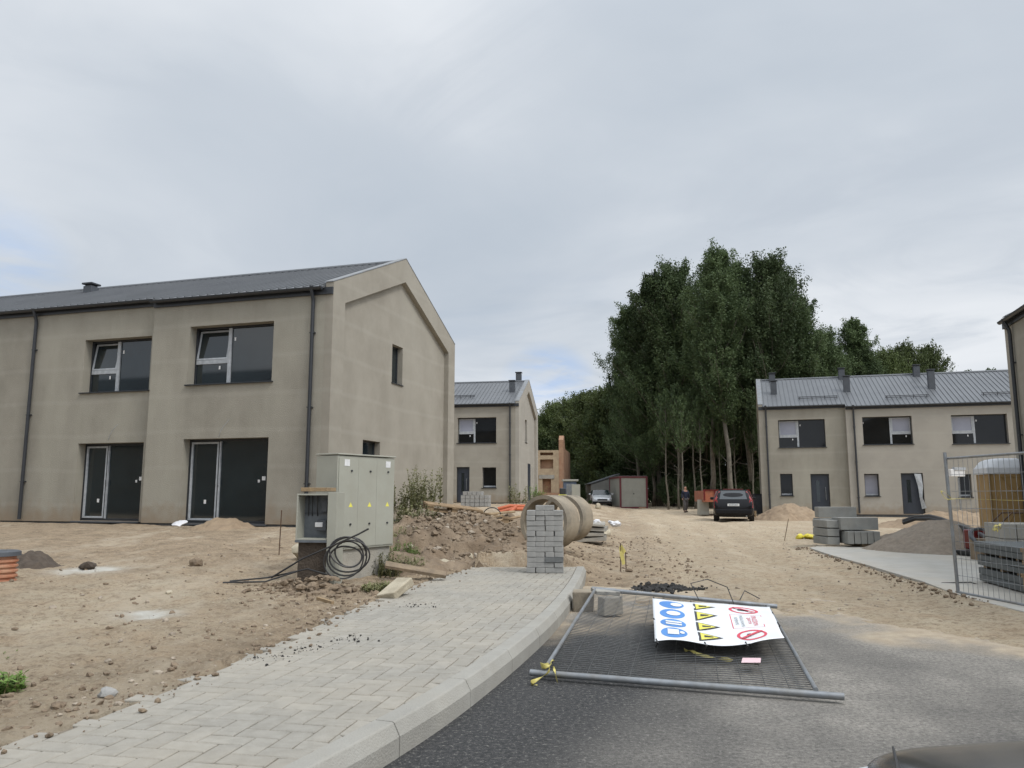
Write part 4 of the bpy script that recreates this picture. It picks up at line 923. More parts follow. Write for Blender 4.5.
p = on(4, 655); plant('grass_tuft', (p.x, p.y, p.z), .06, 30, .15, 'sparse dark grass sprouts above the bright tuft', None, 'grass', 41, .03, 8, 'grass tuft')
p = at(507, 505, 44); plant('weed_clump', (p.x + .6, 44, .8), 1.3, 30, .6, 'weeds at the foot of the second house gable', None, 'weed', 42, .14, 20)
p = at(535, 500, 40); plant('dark_bush', (p.x + .1, 40, .75), 1.1, 60, .35, 'small dark conical bush right of the second house', None, 'grass', 43, .1, 20, 'bush')

# ------------------------------------------------------------------ fallen fence panel with banner
FA = Vector((.24, 5.93, .045)); FB = Vector((2.00, 5.33, .045)); FC = Vector((.96, 9.15, .27)); FD = Vector((2.80, 8.75, .14))
ff = empty('fence_panel', (FA.x, FA.y, 0), 0, 'mesh fence panel fallen flat across the asphalt', 'fence panel')
O = Vector(ff.location)
def loc_(p): return Vector(p) - O
dAB = (FB - FA).normalized(); dCD = (FD - FC).normalized()
MB().tube([loc_(FA - dAB * .11), loc_(FB + dAB * .17)], .024, 12).build('post', M['galv'], ff, smooth=True)
MB().tube([loc_(FC - dCD * .04), loc_(FD + dCD * .10)], .024, 12).build('post', M['galv'], ff, smooth=True)
MB().tube([loc_(FA + Vector((0, 0, .03))), loc_(FC)], .016, 10).build('rail', M['galv'], ff, smooth=True)
MB().tube([loc_(FB + Vector((0, 0, .03))), loc_(FD)], .016, 10).build('rail', M['galv'], ff, smooth=True)
def panel(u_, v_):
    p = FA.lerp(FB, u_).lerp(FC.lerp(FD, u_), v_)
    return p + Vector((0, 0, -.10 * math.sin(PI * u_) * math.sin(PI * v_) * (v_) + .012 * math.sin(9 * u_ + 5 * v_) * math.sin(PI * u_)))
m = MB()
for k in range(1, 58):
    v_ = k / 58
    m.tube([loc_(panel(i / 10, v_) ) for i in range(11)], .0030, 4, cap=False)
for k in range(1, 12):
    u_ = k / 12; m.tube([loc_(panel(u_, i / 16) + Vector((0, 0, .003))) for i in range(17)], .0026, 4, cap=False)
m.build('wire_mesh', M['wire'], ff)
# paving blocks under the raised corner
for (x, y, z, rx, mt, sz, lb) in [(1.10, 8.93, .115, .25, 'block', (.23, .20, .19), 'grey concrete block under the raised corner of the fallen fence'), (.84, 9.38, .11, -.15, 'limestone', (.24, .30, .24), 'tan broken block between the kerb and the fallen fence corner')]:
    o = MB().box((0, 0, 0), sz, jit=.012).build('concrete_block', M['concrete'] if mt == 'block' else M['ring'], None, bevel=.012, loc=(x, y, z), rot=(0, 0, rx)); tag(o, lb, 'block')
o = MB().box((0, 0, 0), (.29, .20, .05), jit=.006).build('concrete_slab', M['kerb'], None, bevel=.008, loc=(1.07, 9.12, .245), rot=(R(6), R(3), .2)); tag(o, 'flat pale slab on the grey block at the raised fence corner', 'slab')
# banner
BN = {(0, 0): Vector((1.16, 6.50, .165)), (1, 0): Vector((2.17, 6.35, .175)), (0, 1): Vector((1.47, 8.35, .26)), (1, 1): Vector((2.66, 8.25, .20))}
# sheet coordinates: s 0..1 left to right in the photo, t 0..1 near to far
def bs(s_, t_, up=0.0):
    p = BN[(0, 0)].lerp(BN[(1, 0)], s_).lerp(BN[(0, 1)].lerp(BN[(1, 1)], s_), t_)
    z = -.05 * math.sin(PI * s_) * (1 - t_) ** 1 * 0 + .012 * math.sin(s_ * 10 + t_ * 2) * (1 - t_ * .6) + .008 * math.sin(t_ * 9 + s_ * 3) - .012 * (1 - t_) * math.sin(PI * s_ * 1.0) + .045 * max(0, s_ - .72) / .28 * (1 - t_)
    y = .05 * math.sin(s_ * 7 + .5) * (1 - t_)
    return p + Vector((0, y, z + up))
ban = empty('safety_banner', BN[(0, 0)], 0, 'white site safety banner with blue, yellow and red signs tied to the fallen fence', 'banner')
OB = Vector(ban.location)
n_, m__ = 36, 30; vs = [bs(i / n_, j / m__) - OB for j in range(m__ + 1) for i in range(n_ + 1)]
fs = [(j * (n_ + 1) + i, j * (n_ + 1) + i + 1, (j + 1) * (n_ + 1) + i + 1, (j + 1) * (n_ + 1) + i) for j in range(m__) for i in range(n_)]
o = MB().add(vs, fs).build('sheet', M['banner'], ban, smooth=True, sharp=180); sm = o.modifiers.new('s', 'SOLIDIFY'); sm.thickness = .003; sm.offset = -1
LVL = [.0015]
def decal(loops, name, mt, par=ban, lvl=0):
    """filled strips: list of quads in (s,t)"""
    m = MB()
    for q_ in loops: m.add([bs(*c_, .005 + lvl * .004) - OB for c_ in q_], [tuple(range(len(q_)))])
    return m.build(name, M[mt], par)
def disc(cs, ct, rs_, rt, n=24): return [[(cs, ct), (cs + rs_ * math.cos(2 * PI * k / n), ct + rt * math.sin(2 * PI * k / n)), (cs + rs_ * math.cos(2 * PI * (k + 1) / n), ct + rt * math.sin(2 * PI * (k + 1) / n))] for k in range(n)]
def ringq(cs, ct, r1, q1, r2, q2, n=28):
    out = []
    for k in range(n):
        a, b2 = 2 * PI * k / n, 2 * PI * (k + 1) / n
        out.append([(cs + r1 * math.cos(a), ct + q1 * math.sin(a)), (cs + r1 * math.cos(b2), ct + q1 * math.sin(b2)), (cs + r2 * math.cos(b2), ct + q2 * math.sin(b2)), (cs + r2 * math.cos(a), ct + q2 * math.sin(a))])
    return out
tc_ = [.84, .61, .38, .14]
for i, t_ in enumerate(tc_):
    d_ = decal(disc(.16, t_, .105, .105), 'mandatory_sign', 'blue')
    # white pictograms: helmet head, boots, gloves, vest style silhouettes
    wh = [disc(.20, t_, .05, .055, 12), disc(.17, t_ + .005, .06, .05, 12), [[(.10, t_ + .05), (.10, t_ + .01), (.23, t_ + .01), (.23, t_ + .05)], [(.10, t_ - .01), (.10, t_ - .05), (.23, t_ - .05), (.23, t_ - .01)]], [[(.11, t_ - .05), (.11, t_ + .06), (.20, t_ + .06), (.20, t_ - .05)]] + disc(.225, t_, .02, .03, 10)][i]
    decal(wh, 'pictogram', 'banner', d_, 1)
ty = [.84, .61, .38, .14]
for i, t_ in enumerate(ty):
    h_ = .105; x0_, x1_ = .345 + .0 * i, .53
    d_ = decal([[(x0_, t_ - h_), (x1_, t_), (x0_, t_ + h_)]], 'warning_sign', 'black')
    decal([[(x0_ + .018, t_ - h_ * .78), (x1_ - .035, t_), (x0_ + .018, t_ + h_ * .78)]], 'yellow_field', 'yellow', d_, 1)
    decal([[(x0_ + .045, t_ - .02), (x0_ + .11, t_ - .008), (x0_ + .11, t_ + .008), (x0_ + .045, t_ + .02)]], 'pictogram', 'black', d_, 2)
def slash(cs, ct, w=.012, s=1):
    return [[(cs - .085 - w, ct - .06 * s), (cs - .085 + w, ct - .075 * s), (cs + .085 + w, ct + .06 * s), (cs + .085 - w, ct + .075 * s)]]
for i, t_ in enumerate((.80, .17)):
    d_ = decal(ringq(.76, t_, .125, .12, .10, .094), 'prohibition_sign', 'red')
    decal(slash(.76, t_, .012, -1 if i == 0 else 1), 'slash_bar', 'red', d_, 2)
    decal([[(.71, t_ - .02), (.80, t_ - .02), (.80, t_ + .025), (.71, t_ + .025)]] if i == 0 else [[(.72, t_ - .03), (.75, t_ - .03), (.75, t_ + .03), (.72, t_ + .03)]], 'pictogram', 'black', d_, 1)
decal([[(.625, .34), (.632, .34), (.632, .64), (.625, .64)], [(.885, .34), (.892, .34), (.892, .64), (.885, .64)], [(.632, .34), (.885, .34), (.885, .343), (.632, .343)], [(.632, .637), (.885, .637), (.885, .64), (.632, .64)]], 'text_frame', 'red')
# printed lines read from the far edge towards the near edge, top of letters to the right
def banner_text(txt, s0, hs, t0, t1, mt):
    cu = bpy.data.curves.new('lettering', 'FONT'); cu.body = txt; cu.size = 1; cu.resolution_u = 2
    to = bpy.data.objects.new('lettering', cu); COL.objects.link(to); dg = bpy.context.evaluated_depsgraph_get(); tm = bpy.data.meshes.new_from_object(to.evaluated_get(dg)); bpy.data.objects.remove(to)
    xs_ = [v.co.x for v in tm.vertices]; ys_ = [v.co.y for v in tm.vertices]; w = max(xs_) - min(xs_); h_ = max(ys_) - min(ys_)
    for v in tm.vertices:
        a_ = (v.co.x - min(xs_)) / w; b2 = (v.co.y - min(ys_)) / h_
        v.co = bs(s0 + hs * b2, t1 + (t0 - t1) * a_, .007) - OB
    tm.materials.append(M[mt]); o_ = bpy.data.objects.new('lettering', tm); COL.objects.link(o_); o_.parent = ban
banner_text('DRAUDŽIAMA', .80, .052, .37, .61, 'red'); banner_text('ĮEITI', .755, .034, .42, .56, 'red')
banner_text('PAŠALINIAMS', .70, .036, .37, .61, 'greyink'); banner_text('ASMENIMS', .655, .028, .41, .57, 'greyink')
# cable ties round the banner edges
for s_, t_ in [(0.01, 1.0), (.33, 1.0), (.66, 1.0), (.97, 1.0), (.01, 0.01), (.38, .01), (.68, .01), (1, .4), (1, .75), (0, .45)]:
    p = bs(s_, t_) - OB; MB().tube([p + Vector((0, 0, .012)), p + Vector((.01, .03 if t_ > .5 else -.03, -.01)), p + Vector((0, .015, -.05))], .007, 5).build('cable_tie', M['cable'], ban)
o = MB().add([(0, 0, 0), (.13, -.02, .004), (.14, -.02, .004), (.20, .16, .0), (.06, .17, .0)], [(0, 1, 2, 3, 4)]).build('label_card', M['card'], None, loc=(1.74, 6.12, .085)); sm = o.modifiers.new('s', 'SOLIDIFY'); sm.thickness = .003
tag(o, 'small pink card lying on the fence mesh below the banner', 'card')
# loose wire on the far edge
m = MB(); m.tube([(2.05, 8.75, .2), (2.0, 8.9, .36), (2.2, 8.95, .40), (2.38, 8.8, .33), (2.42, 8.7, .16)], .006, 5).tube([(2.5, 8.75, .2), (2.6, 8.9, .28), (2.75, 8.85, .2)], .006, 5)
tag(m.build('wire_loop', M['cable'], smooth=True), 'bent black wire loops behind the far edge of the banner', 'wire')
def ribbon(name, pts, w, material, label, cat='tape', tw=2.0, seed=1):
    rr_ = random.Random(seed); m = MB(); vs = []; n = len(pts)
    for k, p in enumerate(pts):
        p = Vector(p); t = (Vector(pts[min(k + 1, n - 1)]) - Vector(pts[max(k - 1, 0)])).normalized(); s_ = t.cross(Vector((0, 0, 1)));
        if s_.length < .1: s_ = Vector((1, 0, 0))
        s_.normalize(); u2 = s_.cross(t); a = tw * math.sin(k * 1.3 + seed); d = (s_ * math.cos(a) + u2 * math.sin(a)) * w / 2 * rr_.uniform(.6, 1.2); vs += [p - d, p + d]
    m.add(vs, [(2 * k, 2 * k + 1, 2 * k + 3, 2 * k + 2) for k in range(n - 1)])
    o_ = m.build(name, material, smooth=True, sharp=180); s2 = o_.modifiers.new('s', 'SOLIDIFY'); s2.thickness = .002; sb = o_.modifiers.new('u', 'SUBSURF'); sb.levels = 1; sb.render_levels = 1
    return tag(o_, label, cat)
A0 = FA
ribbon('warning_tape', [A0 + Vector(p) for p in [(.08, .28, .03), (.07, .18, .06), (.04, .08, .05), (.06, .0, .07), (.0, -.04, .05), (-.05, .03, .06), (.03, .05, .07), (.05, -.05, .03), (-.02, -.10, .0), (-.09, -.12, -.03), (-.12, -.17, -.035), (-.05, -.20, -.035)]], .05, M['tape'], 'yellow tape knotted round the near left corner of the fallen fence', seed=2)
ribbon('warning_tape', [A0 + Vector(p) for p in [(.06, .02, .05), (.07, -.05, .04), (.075, -.1, 0), (.09, -.16, -.03)]], .04, M['tape'], 'short yellow tape end hanging from the front post of the fallen fence', seed=5)
p = on(690, 668); ribbon('warning_tape', [(p.x - .02, p.y + .12, .08), (p.x - .04, p.y + .02, .07), (p.x + .03, p.y - .0, .09), (p.x + .02, p.y - .08, .07), (p.x + .12, p.y - .12, .06), (p.x + .22, p.y - .20, .05), (p.x + .30, p.y - .22, .05)], .05, M['tape'], 'crumpled yellow tape lying on the fallen mesh', seed=7)
# yellow wrapped rods beyond
p = on(623, 572)
st = empty('marker_rods', (p.x, p.y, p.z), 0, 'two thin steel rods wrapped in yellow tape in the churned soil', 'marker rods')
MB().tube([(-.04, 0, -.1), (-.035, 0, .50)], .009, 6).build('rod', M['rust'], st); MB().tube([(.06, .02, -.1), (.055, .02, .34)], .009, 6).build('rod', M['rust'], st)
m = MB(); m.add([(-.06, 0, .42), (0, -.02, .45), (.02, -.01, .3), (.04, -.02, .14), (-.01, -.03, .12), (-.05, -.02, .28), (-.03, .03, .48), (.06, .01, .36)], [(0, 5, 2, 1), (5, 4, 3, 2), (0, 1, 6), (1, 2, 7)]); o = m.build('tape', M['tape'], st); s2 = o.modifiers.new('s', 'SOLIDIFY'); s2.thickness = .01
tag(MB().rock((0, 0, 0), .07).build('stone', M['clod'], None, loc=(p.x + .09, p.y - .05, p.z + .03)), 'dark stone at the foot of the yellow wrapped rods', 'stone')

# ------------------------------------------------------------------ paver stack at the kerb end
o0 = None; bx, by = .29, 12.15; cw, cd, chh = .28, .14, .078
proto_b = MB().box((0, 0, 0), (cw - .006, cd - .006, chh - .004)).build('paving_block', M['block'], None, bevel=.005); proto_d = proto_b.data.copy(); proto_d.materials[0] = M['block_d']
first = True; yaw = R(-4)
for lay in range(13):
    cells = []
    if lay in (3, 6, 7, 10): cells = [(-.21 + .14 * k, .0 + .14 * 0 + yy, PI / 2) for k in range(4) for yy in (0.0,)] + [(-.14, .21, 0), (.14, .21, 0)]
    elif lay in (1, 4, 8, 9): cells = [(-.14, -.07, 0), (.07, 0, PI / 2), (.21, 0, PI / 2), (-.14, .07, 0), (-.14, .21, 0), (.14, .21, 0)]
    elif lay in (0, 5, 11): cells = [(-.21, 0, PI / 2), (-.07, 0, PI / 2), (.14, -.07, 0), (.14, .07, 0), (-.14, .21, 0), (.14, .21, 0)]
    else: cells = [(-.14, -.07, 0), (.14, -.07, 0), (-.14, .07, 0), (.14, .07, 0), (-.14, .21, 0), (.14, .21, 0)]
    if lay == 12: cells = [(0.0, -.07, 0), (0.0, .07, 0)]
    for (x, y, r_) in cells:
        x += rnd.gauss(0, .004); y += rnd.gauss(0, .005); X_ = bx + .22 + x * math.cos(yaw) - y * math.sin(yaw); Y_ = by + x * math.sin(yaw) + y * math.cos(yaw)
        o = proto_b if first else proto_b.copy()
        if not first: COL.objects.link(o)
        first = False
        dark = (lay == 2 and x > 0)
        if dark: o.data = proto_d
        o.location = (X_, Y_, .166 + chh * (lay + .5)); o.rotation_euler = (0, 0, yaw + r_ + rnd.gauss(0, .01))
        tag(o, ('darker grey paving block low in the right half of the stack' if dark else ('paving block lying on the very top of the stack at the kerb end' if lay == 12 else 'light grey paving block in the tall stack at the kerb end')), 'paving block', 'paving blocks stacked at the kerb end')

# ------------------------------------------------------------------ cabinets
cbY = 10.6; cc = at(338, 453, cbY); zb = .38
aa_ = math.atan2(.42, 1.25)  # front face recedes away to the right
cab = empty('utility_cabinet', (cc.x, cbY, zb), R(58), 'tall grey green utility cabinet standing before the near house corner', 'utility cabinet')
# local x along the front (away right), local y into cabinet (to the left)
W_, D_, Hc = 1.18, .40, cc.z - zb
MB().span((0, 0, .22), (W_, D_, Hc - .03)).build('body', M['cabinet'], cab, bevel=.006)
for k in range(3): MB().span((.02 + k * (W_ - .04) / 3 + .0012, -.012, .25), (.02 + (k + 1) * (W_ - .04) / 3 - .0012, -.001, Hc - .06)).build('door_panel', M['cabinet'], cab)
MB().span((-.012, -.022, Hc - .02), (W_ + .012, D_ + .012, Hc)).build('lid', M['cabinet'], cab, bevel=.006)
MB().span((.04, .04, -.45), (W_ - .03, D_ - .04, .219)).build('plinth', M['concrete'], cab)
for k in range(3):
    for zz in (.30, .78): MB().tube([(.02 + .24 + k * .38, -.012, Hc * zz + .1), (.02 + .24 + k * .38, -.028, Hc * zz + .1)], .014, 8).build('lock', M['anth'], cab)
    MB().add([(.22 + k * .38, -.0135, Hc * .52), (.30 + k * .38, -.0135, Hc * .52), (.26 + k * .38, -.0135, Hc * .52 + .065)], [(0, 1, 2)]).build('warning_sticker', M['yellow'], cab)
for x_ in (.17, 1.02): MB().span((x_ - .05, -.016, Hc - .17), (x_ + .05, -.0125, Hc - .08)).build('label_plate', M['sticker'], cab)
mc = at(297, 493, 10.15); mt_ = empty('meter_box', (mc.x, 10.15, 0), R(-8), 'small open grey meter box on a stand left of the tall cabinet', 'meter box')
zt_, zb_ = mc.z - .01, at(297, 540, 10.15).z; w_ = .44; dp = .26
m = MB(); m.span((0, 0, zb_), (w_, dp, zb_ + .02)).span((0, 0, zt_ - .02), (w_, dp, zt_)).span((0, 0, zb_ + .02), (.02, dp, zt_ - .02)).span((w_ - .02, 0, zb_ + .02), (w_, dp, zt_ - .02)); m.build('housing', M['cabinet'], mt_, bevel=.003)
MB().span((.02, dp - .03, zb_ + .02), (w_ - .02, dp - .005, zt_ - .02)).build('back_plate', M['cab_in'], mt_)
MB().span((.0, -.012, zb_ - .03), (w_, .0, zb_ + .0)).build('door_rail', M['cab_in'], mt_)
MB().span((.03, dp - .05, zb_ + .33), (w_ - .03, dp - .032, zb_ + .345)).build('mounting_rail', M['anth2'], mt_)
m = MB(); m.box((.29, dp - .08, zb_ + .18), (.13, .09, .14)); m.build('meter', M['anth2'], mt_, bevel=.01)
m = MB(); m.box((.26, dp - .13, zb_ + .19), (.10, .02, .06)); m.build('meter_cover', M['sticker'], mt_, bevel=.004)
m = MB(); m.box((.31, dp - .06, zb_ + .43), (.07, .06, .15)); m.build('breaker', M['anth2'], mt_, bevel=.004)
for x_ in (.08, .13, .2): MB().tube([(x_, dp - .05, zb_ + .56), (x_ + .01, dp - .07, zb_ + .4), (x_, dp - .04, zb_ + .3)], .006, 5).build('wire', M['cable'], mt_)
m = MB(); m.span((w_ - .01, -.02, .05), (w_ + .11, .26, zt_ + .02)); m.build('side_post', M['cabinet'], mt_, bevel=.004)
MB().span((.02, .06, .0), (w_ - .02, .22, zb_ - .032)).build('stand', M['darksoil'], mt_)
o = MB().box((0, 0, 0), (.36, .30, .05)).build('wood_board', M['wood'], None, bevel=.004, loc=(mc.x + .25, 10.27, zt_ + .055), rot=(0, 0, R(-10))); tag(o, 'short brown board lying on top of the meter box', 'board')
# cable coil in front
cp = at(347, 556, 9.9); m = MB(); pts = []
for k in range(0, 150):
    t = k / 30 * 2 * PI; rr_ = .225 + .06 * math.sin(t * .37) + .03 * math.sin(t * 1.7); pts.append((cp.x + rr_ * math.cos(t) * .98, cp.y + .05 * math.sin(t * .5) + .04 * math.cos(t) + .012 * math.sin(t * .9), cp.z + .0 + rr_ * (.80 if math.sin(t) > 0 else .86) * math.sin(t) + .03 * math.sin(t * .23)))
m.tube(pts, .011, 6)
m.tube([(cp.x - .95, 9.95, gz(-3, 9.9) + .10), (cp.x - .55, 9.85, .55), (cp.x - .2, 9.8, .70), (cp.x + .15, 9.8, cp.z + .27), (cp.x + .28, 9.8, cp.z + .34)], .012, 6)
m.tube([(cp.x - 1.45, 9.9, gz(-3.6, 9.9) + .02), (cp.x - 1.0, 9.95, gz(-3, 9.9) + .10), (cp.x - .5, 9.95, .42), (cp.x - .25, 9.9, .36), (cp.x - .1, 9.88, .33)], .011, 6)
m.tube([(cp.x - 1.5, 9.8, gz(-3.6, 9.9) + .015), (cp.x - 1.0, 9.86, gz(-3, 9.9) + .06), (cp.x - .6, 9.85, .40)], .011, 6)
tag(m.build('cable_coil', M['cable'], smooth=True), 'coil of thick black cable leaning on the tall cabinet with ends trailing left', 'cable coil')
p = on(279, 555); o = MB().tube([(0, 0, -.1), (.0, 0, .72)], .009, 6).build('steel_rod', M['rust'], None, loc=p, rot=(0, R(1), 0)); tag(o, 'single rusty rod standing left of the meter box', 'steel rod')
# plank + limestone + small timber
pa, pb = on(384, 574, .06), on(444, 584, .04)
o = MB().box((0, 0, 0), ((pb - pa).length, .14, .05), jit=.004).build('timber_plank', M['wood_old'], None, bevel=.004, loc=((pa + pb) / 2 + Vector((.03, -.10, .13))), rot=(R(20), math.asin(max(-1, min(1, (pa.z - pb.z) / (pb - pa).length))), math.atan2(pb.y - pa.y, pb.x - pa.x))); tag(o, 'dark timber plank leaning at the inner edge of the walk', 'plank')
p = on(396, 606); m = MB(); m.box((0, 0, 0), (.24, .42, .12), jit=.02); o = m.build('limestone_block', M['limestone'], None, bevel=.015, loc=(p.x - .02, p.y + .06, p.z + .17), rot=(R(18), R(-8), R(-28))); tag(o, 'pale yellow stone block tilted at the inner edge of the walk', 'stone block')
for px, py, r_, lb, mt in [(300, 560, .13, 'tan boulder under the open meter box', 'limestone'), (322, 566, .12, 'second boulder before the meter box stand', 'clod'), (337, 570, .10, 'pale stone at the foot of the meter box post', 'limestone'), (305, 572, .08, 'small brown stone before the meter box boulders', 'clod'),
                       (343, 632, .045, 'grey cobble far left of the timber plank', 'block'), (626, 0, 0, '', ''), (545, 0, 0, '', '')]:
    if not lb: continue
    if py == 632: px, py, lb = 107, 697, 'grey cobble on the soil near the bottom left of the walk'
    p = on(px, py); p.z += .10 if px in (300, 322, 337, 305) else 0; tag(MB().rock((0, 0, 0), r_, .8, 2).build('boulder', M[mt], None, smooth=True, loc=(p.x, p.y, p.z + r_ * .35)), lb, 'stone')
for px, py, r_, lb in [(428, 543, .13, 'round tan rock low on the rubble heap face'), (469, 559, .10, 'round tan rock by the inner end of the walk'), (445, 568, .13, 'flat pale rock at the toe of the rubble heap'), (169, 594, .035, 'small orange tinted stone in the middle of the bare field'), (25, 0, 0, '')]:
    if not lb: continue
    p = on(px, py, .0); zz = p.z
    if px in (428,): p = at(px, py, 14.2); zz = p.z
    tag(MB().rock((0, 0, 0), r_, .75, 2).build('rock', M['limestone' if px != 428 else 'clod'], None, smooth=True, loc=(p.x, p.y, zz + r_ * .2)), lb, 'rock')
p = on(325, 603); o = MB().box((0, 0, 0), (.26, .035, .03)).build('wood_offcut', M['wood'], None, loc=(p.x, p.y, p.z + .02), rot=(0, R(6), R(-38))); tag(o, 'thin pale wood offcut lying left of the stone block', 'offcut')
p = on(196, 566); tag(MB().rock((0, 0, 0), .09, .8, 2).build('rock', M['clod'], None, loc=(p.x, p.y, p.z + .04)), 'brown clod alone in the field before the terrace doors', 'clod')
p = on(88, 570); tag(MB().rock((0, 0, 0), .11, .7, 2).build('rock', M['darksoil'], None, loc=(p.x, p.y, p.z + .04)), 'dark clod on the white lime patch', 'clod')

# corrugated shaft at left edge
p = on(3, 582); cor = empty('inspection_shaft', (p.x - .14, p.y + .1, p.z - .03), 0, 'orange corrugated inspection shaft with black lid at the left edge', 'inspection shaft')
prof = []; z_ = 0
while z_ < .30:
    prof += [(.19, z_), (.215, z_ + .015), (.215, z_ + .035), (.19, z_ + .05)]; z_ += .062
MB().lathe([(0, 0)] + prof + [(.19, .33), (0, .33)], 40).build('pipe', M['terracotta'], cor, smooth=True, sharp=50)
MB().lathe([(0, .40), (.20, .40), (.235, .385), (.24, .335), (.215, .33), (0, .332)], 40).build('lid', M['anth2'], cor, smooth=True)
MB().box((.05, -.02, .405), (.10, .03, .012)).build('lid_handle', M['galv'], cor)
# white bag by terrace door
p = at(180, 523, 19.6); tag(MB().rock((0, 0, 0), .15, .4, 2).build('plastic_bag', M['whitebag'], None, smooth=True, loc=(p.x, p.y, p.z)), 'crumpled white bag on the small sand heap by the house', 'bag')

# ------------------------------------------------------------------ rubble heap top: pallets, planks, orange pipes, blocks
def pallet(loc, rot, label, group, mt='pallet'):
    e = empty('pallet', loc, 0, label, 'pallet', group); e.rotation_euler = rot
    for k in range(5): MB().box((0, -.34 + k * .17, .13), (1.2, .12, .022)).build('deck_board', M[mt], e)
    for k in range(3): MB().box((-.53 + k * .53, 0, .105), (.14, .80, .02)).build('cross_board', M[mt], e)
    for k in range(3): MB().box((0, -.33 + k * .33, .01), (1.2, .10, .02)).build('skid_board', M[mt], e)
    for i in range(3):
        for j in range(3): MB().box((-.53 + i * .53, -.33 + j * .33, .057), (.13, .10, .072)).build('spacer_block', M[mt], e)
    return e
p = at(452, 514, 17.0); pallet((p.x, p.y, p.z + .04), (R(4), R(7), R(14)), 'weathered wooden pallet on top of the rubble heap', 'pallets on the rubble')
p = at(484, 521, 17.4); pallet((p.x, p.y, p.z + .04), (R(-3), R(10), R(-8)), 'second wooden pallet sunk in rubble right of the first', 'pallets on the rubble')
for k, (px, py, Y_, l_, rz, ry, mt, lb) in enumerate([(480, 538, 16.0, .95, -14, 12, 'wood', 'pale plank lying across the middle of the rubble heap'), (513, 530, 17.6, 1.0, -3, 2, 'wood', 'pale plank just left of the concrete rings'), (497, 526, 18.0, .7, -30, 8, 'wood_old', 'short dark board among the rubble pallets'), (500, 513, 20, .8, 20, -5, 'wood', 'board under the orange pipes'), (466, 512, 18.6, .5, 40, 10, 'wood_old', 'stub of board on the first pallet'), (520, 540, 15.6, .8, -55, 10, 'wood', 'thin plank propped near the left concrete ring')]):
    p = at(px, py, Y_); o = MB().box((0, 0, 0), (l_, .12, .03), jit=.004).build('loose_plank', M[mt], None, bevel=.003, loc=p, rot=(R(15), R(ry), R(rz))); tag(o, lb, 'plank')
for k, (pts, lb) in enumerate([([(498, 509, 21), (510, 506, 21), (528, 506.5, 21.4)], 'upper orange pipe on the debris behind the rings'), ([(500, 512, 20.6), (512, 509, 20.6), (530, 509, 21)], 'lower orange pipe on the debris behind the rings'), ([(508, 514, 20.4), (516, 507, 20.6)], 'steep short orange pipe piece in the debris')]):
    tag(MB().tube([at(*q_) for q_ in pts], .05, 10).build('orange_pipe', M['orange'], smooth=True), lb, 'pipe', 'orange pipes behind the concrete rings')
for k in range(12):
    p = at(rnd.uniform(478, 524), rnd.uniform(515, 541), rnd.uniform(16.2, 19)); p.z = min(p.z, gz(p.x, p.y) + .40)
    o = MB().box((0, 0, 0), (rnd.uniform(.25, .8), rnd.uniform(.05, .11), .025), jit=.006).build('broken_board', M[rnd.choice(['wood', 'wood_old', 'pallet'])], None, loc=p, rot=(rnd.uniform(-.5, .5), rnd.uniform(-.35, .35), rnd.uniform(0, 3))); tag(o, 'broken board lying in the debris left of the concrete rings', 'board', 'broken boards in the debris')
rub = heap('debris_heap', at(505, 520, 20.5).x, 20.3, 1.6, 1.3, .30, M['rubble'], .12, 50, 33); tag(rub, 'debris heap under the orange pipes left of the rings', 'debris heap')
pts = []; cpt = at(492, 517, 18.6)
for k in range(20): t = -.2 + k / 19 * 3.6; pts.append((cpt.x + .22 * math.cos(t), cpt.y, cpt.z + .22 * math.sin(t)))
tag(MB().tube(pts, .014, 6).build('cable_arc', M['cable'], smooth=True), 'arched black cable sticking out of the debris', 'cable')
# grey block stacks in front of second house
e = empty('block_stack', (at(476, 500, 40).x, 40, .55), R(-6), 'stepped stack of grey kerb stones before the second house door', 'block stack')
for lay in range(5):
    for k in range(6 if lay < 4 else 4):
        MB().box((-.60 + k * .24 + (.0 if lay < 4 else .1), 0, .08 + lay * .19), (.22, .9, .175)).build('kerb_stone', M['block'], e, bevel=.008)

# concrete rings
def cring(c, L_, r_, yaw, label):
    m = MB(); m.lathe([(r_, 0), (r_, L_), (r_ - .07, L_), (r_ - .07, 0), (r_, 0)], 48)
    o_ = m.build('concrete_ring', M['ring'], None, smooth=True, sharp=40, loc=c, rot=(R(-90), 0, R(yaw))); return tag(o_, label, 'concrete ring', 'concrete rings behind the paver stack')
cring((.58, 14.6, .83), .50, .50, -32, 'near concrete ring lying on its side behind the paver stack')
cring((1.0, 15.8, .86), .50, .47, -30, 'far concrete ring lying on its side right behind the near one')
tag(MB().rock((0, 0, 0), .35, .5, 2).build('rock', M['clod'], None, loc=(.62, 14.4, .25)), 'clod wedged under the near concrete ring', 'clod')
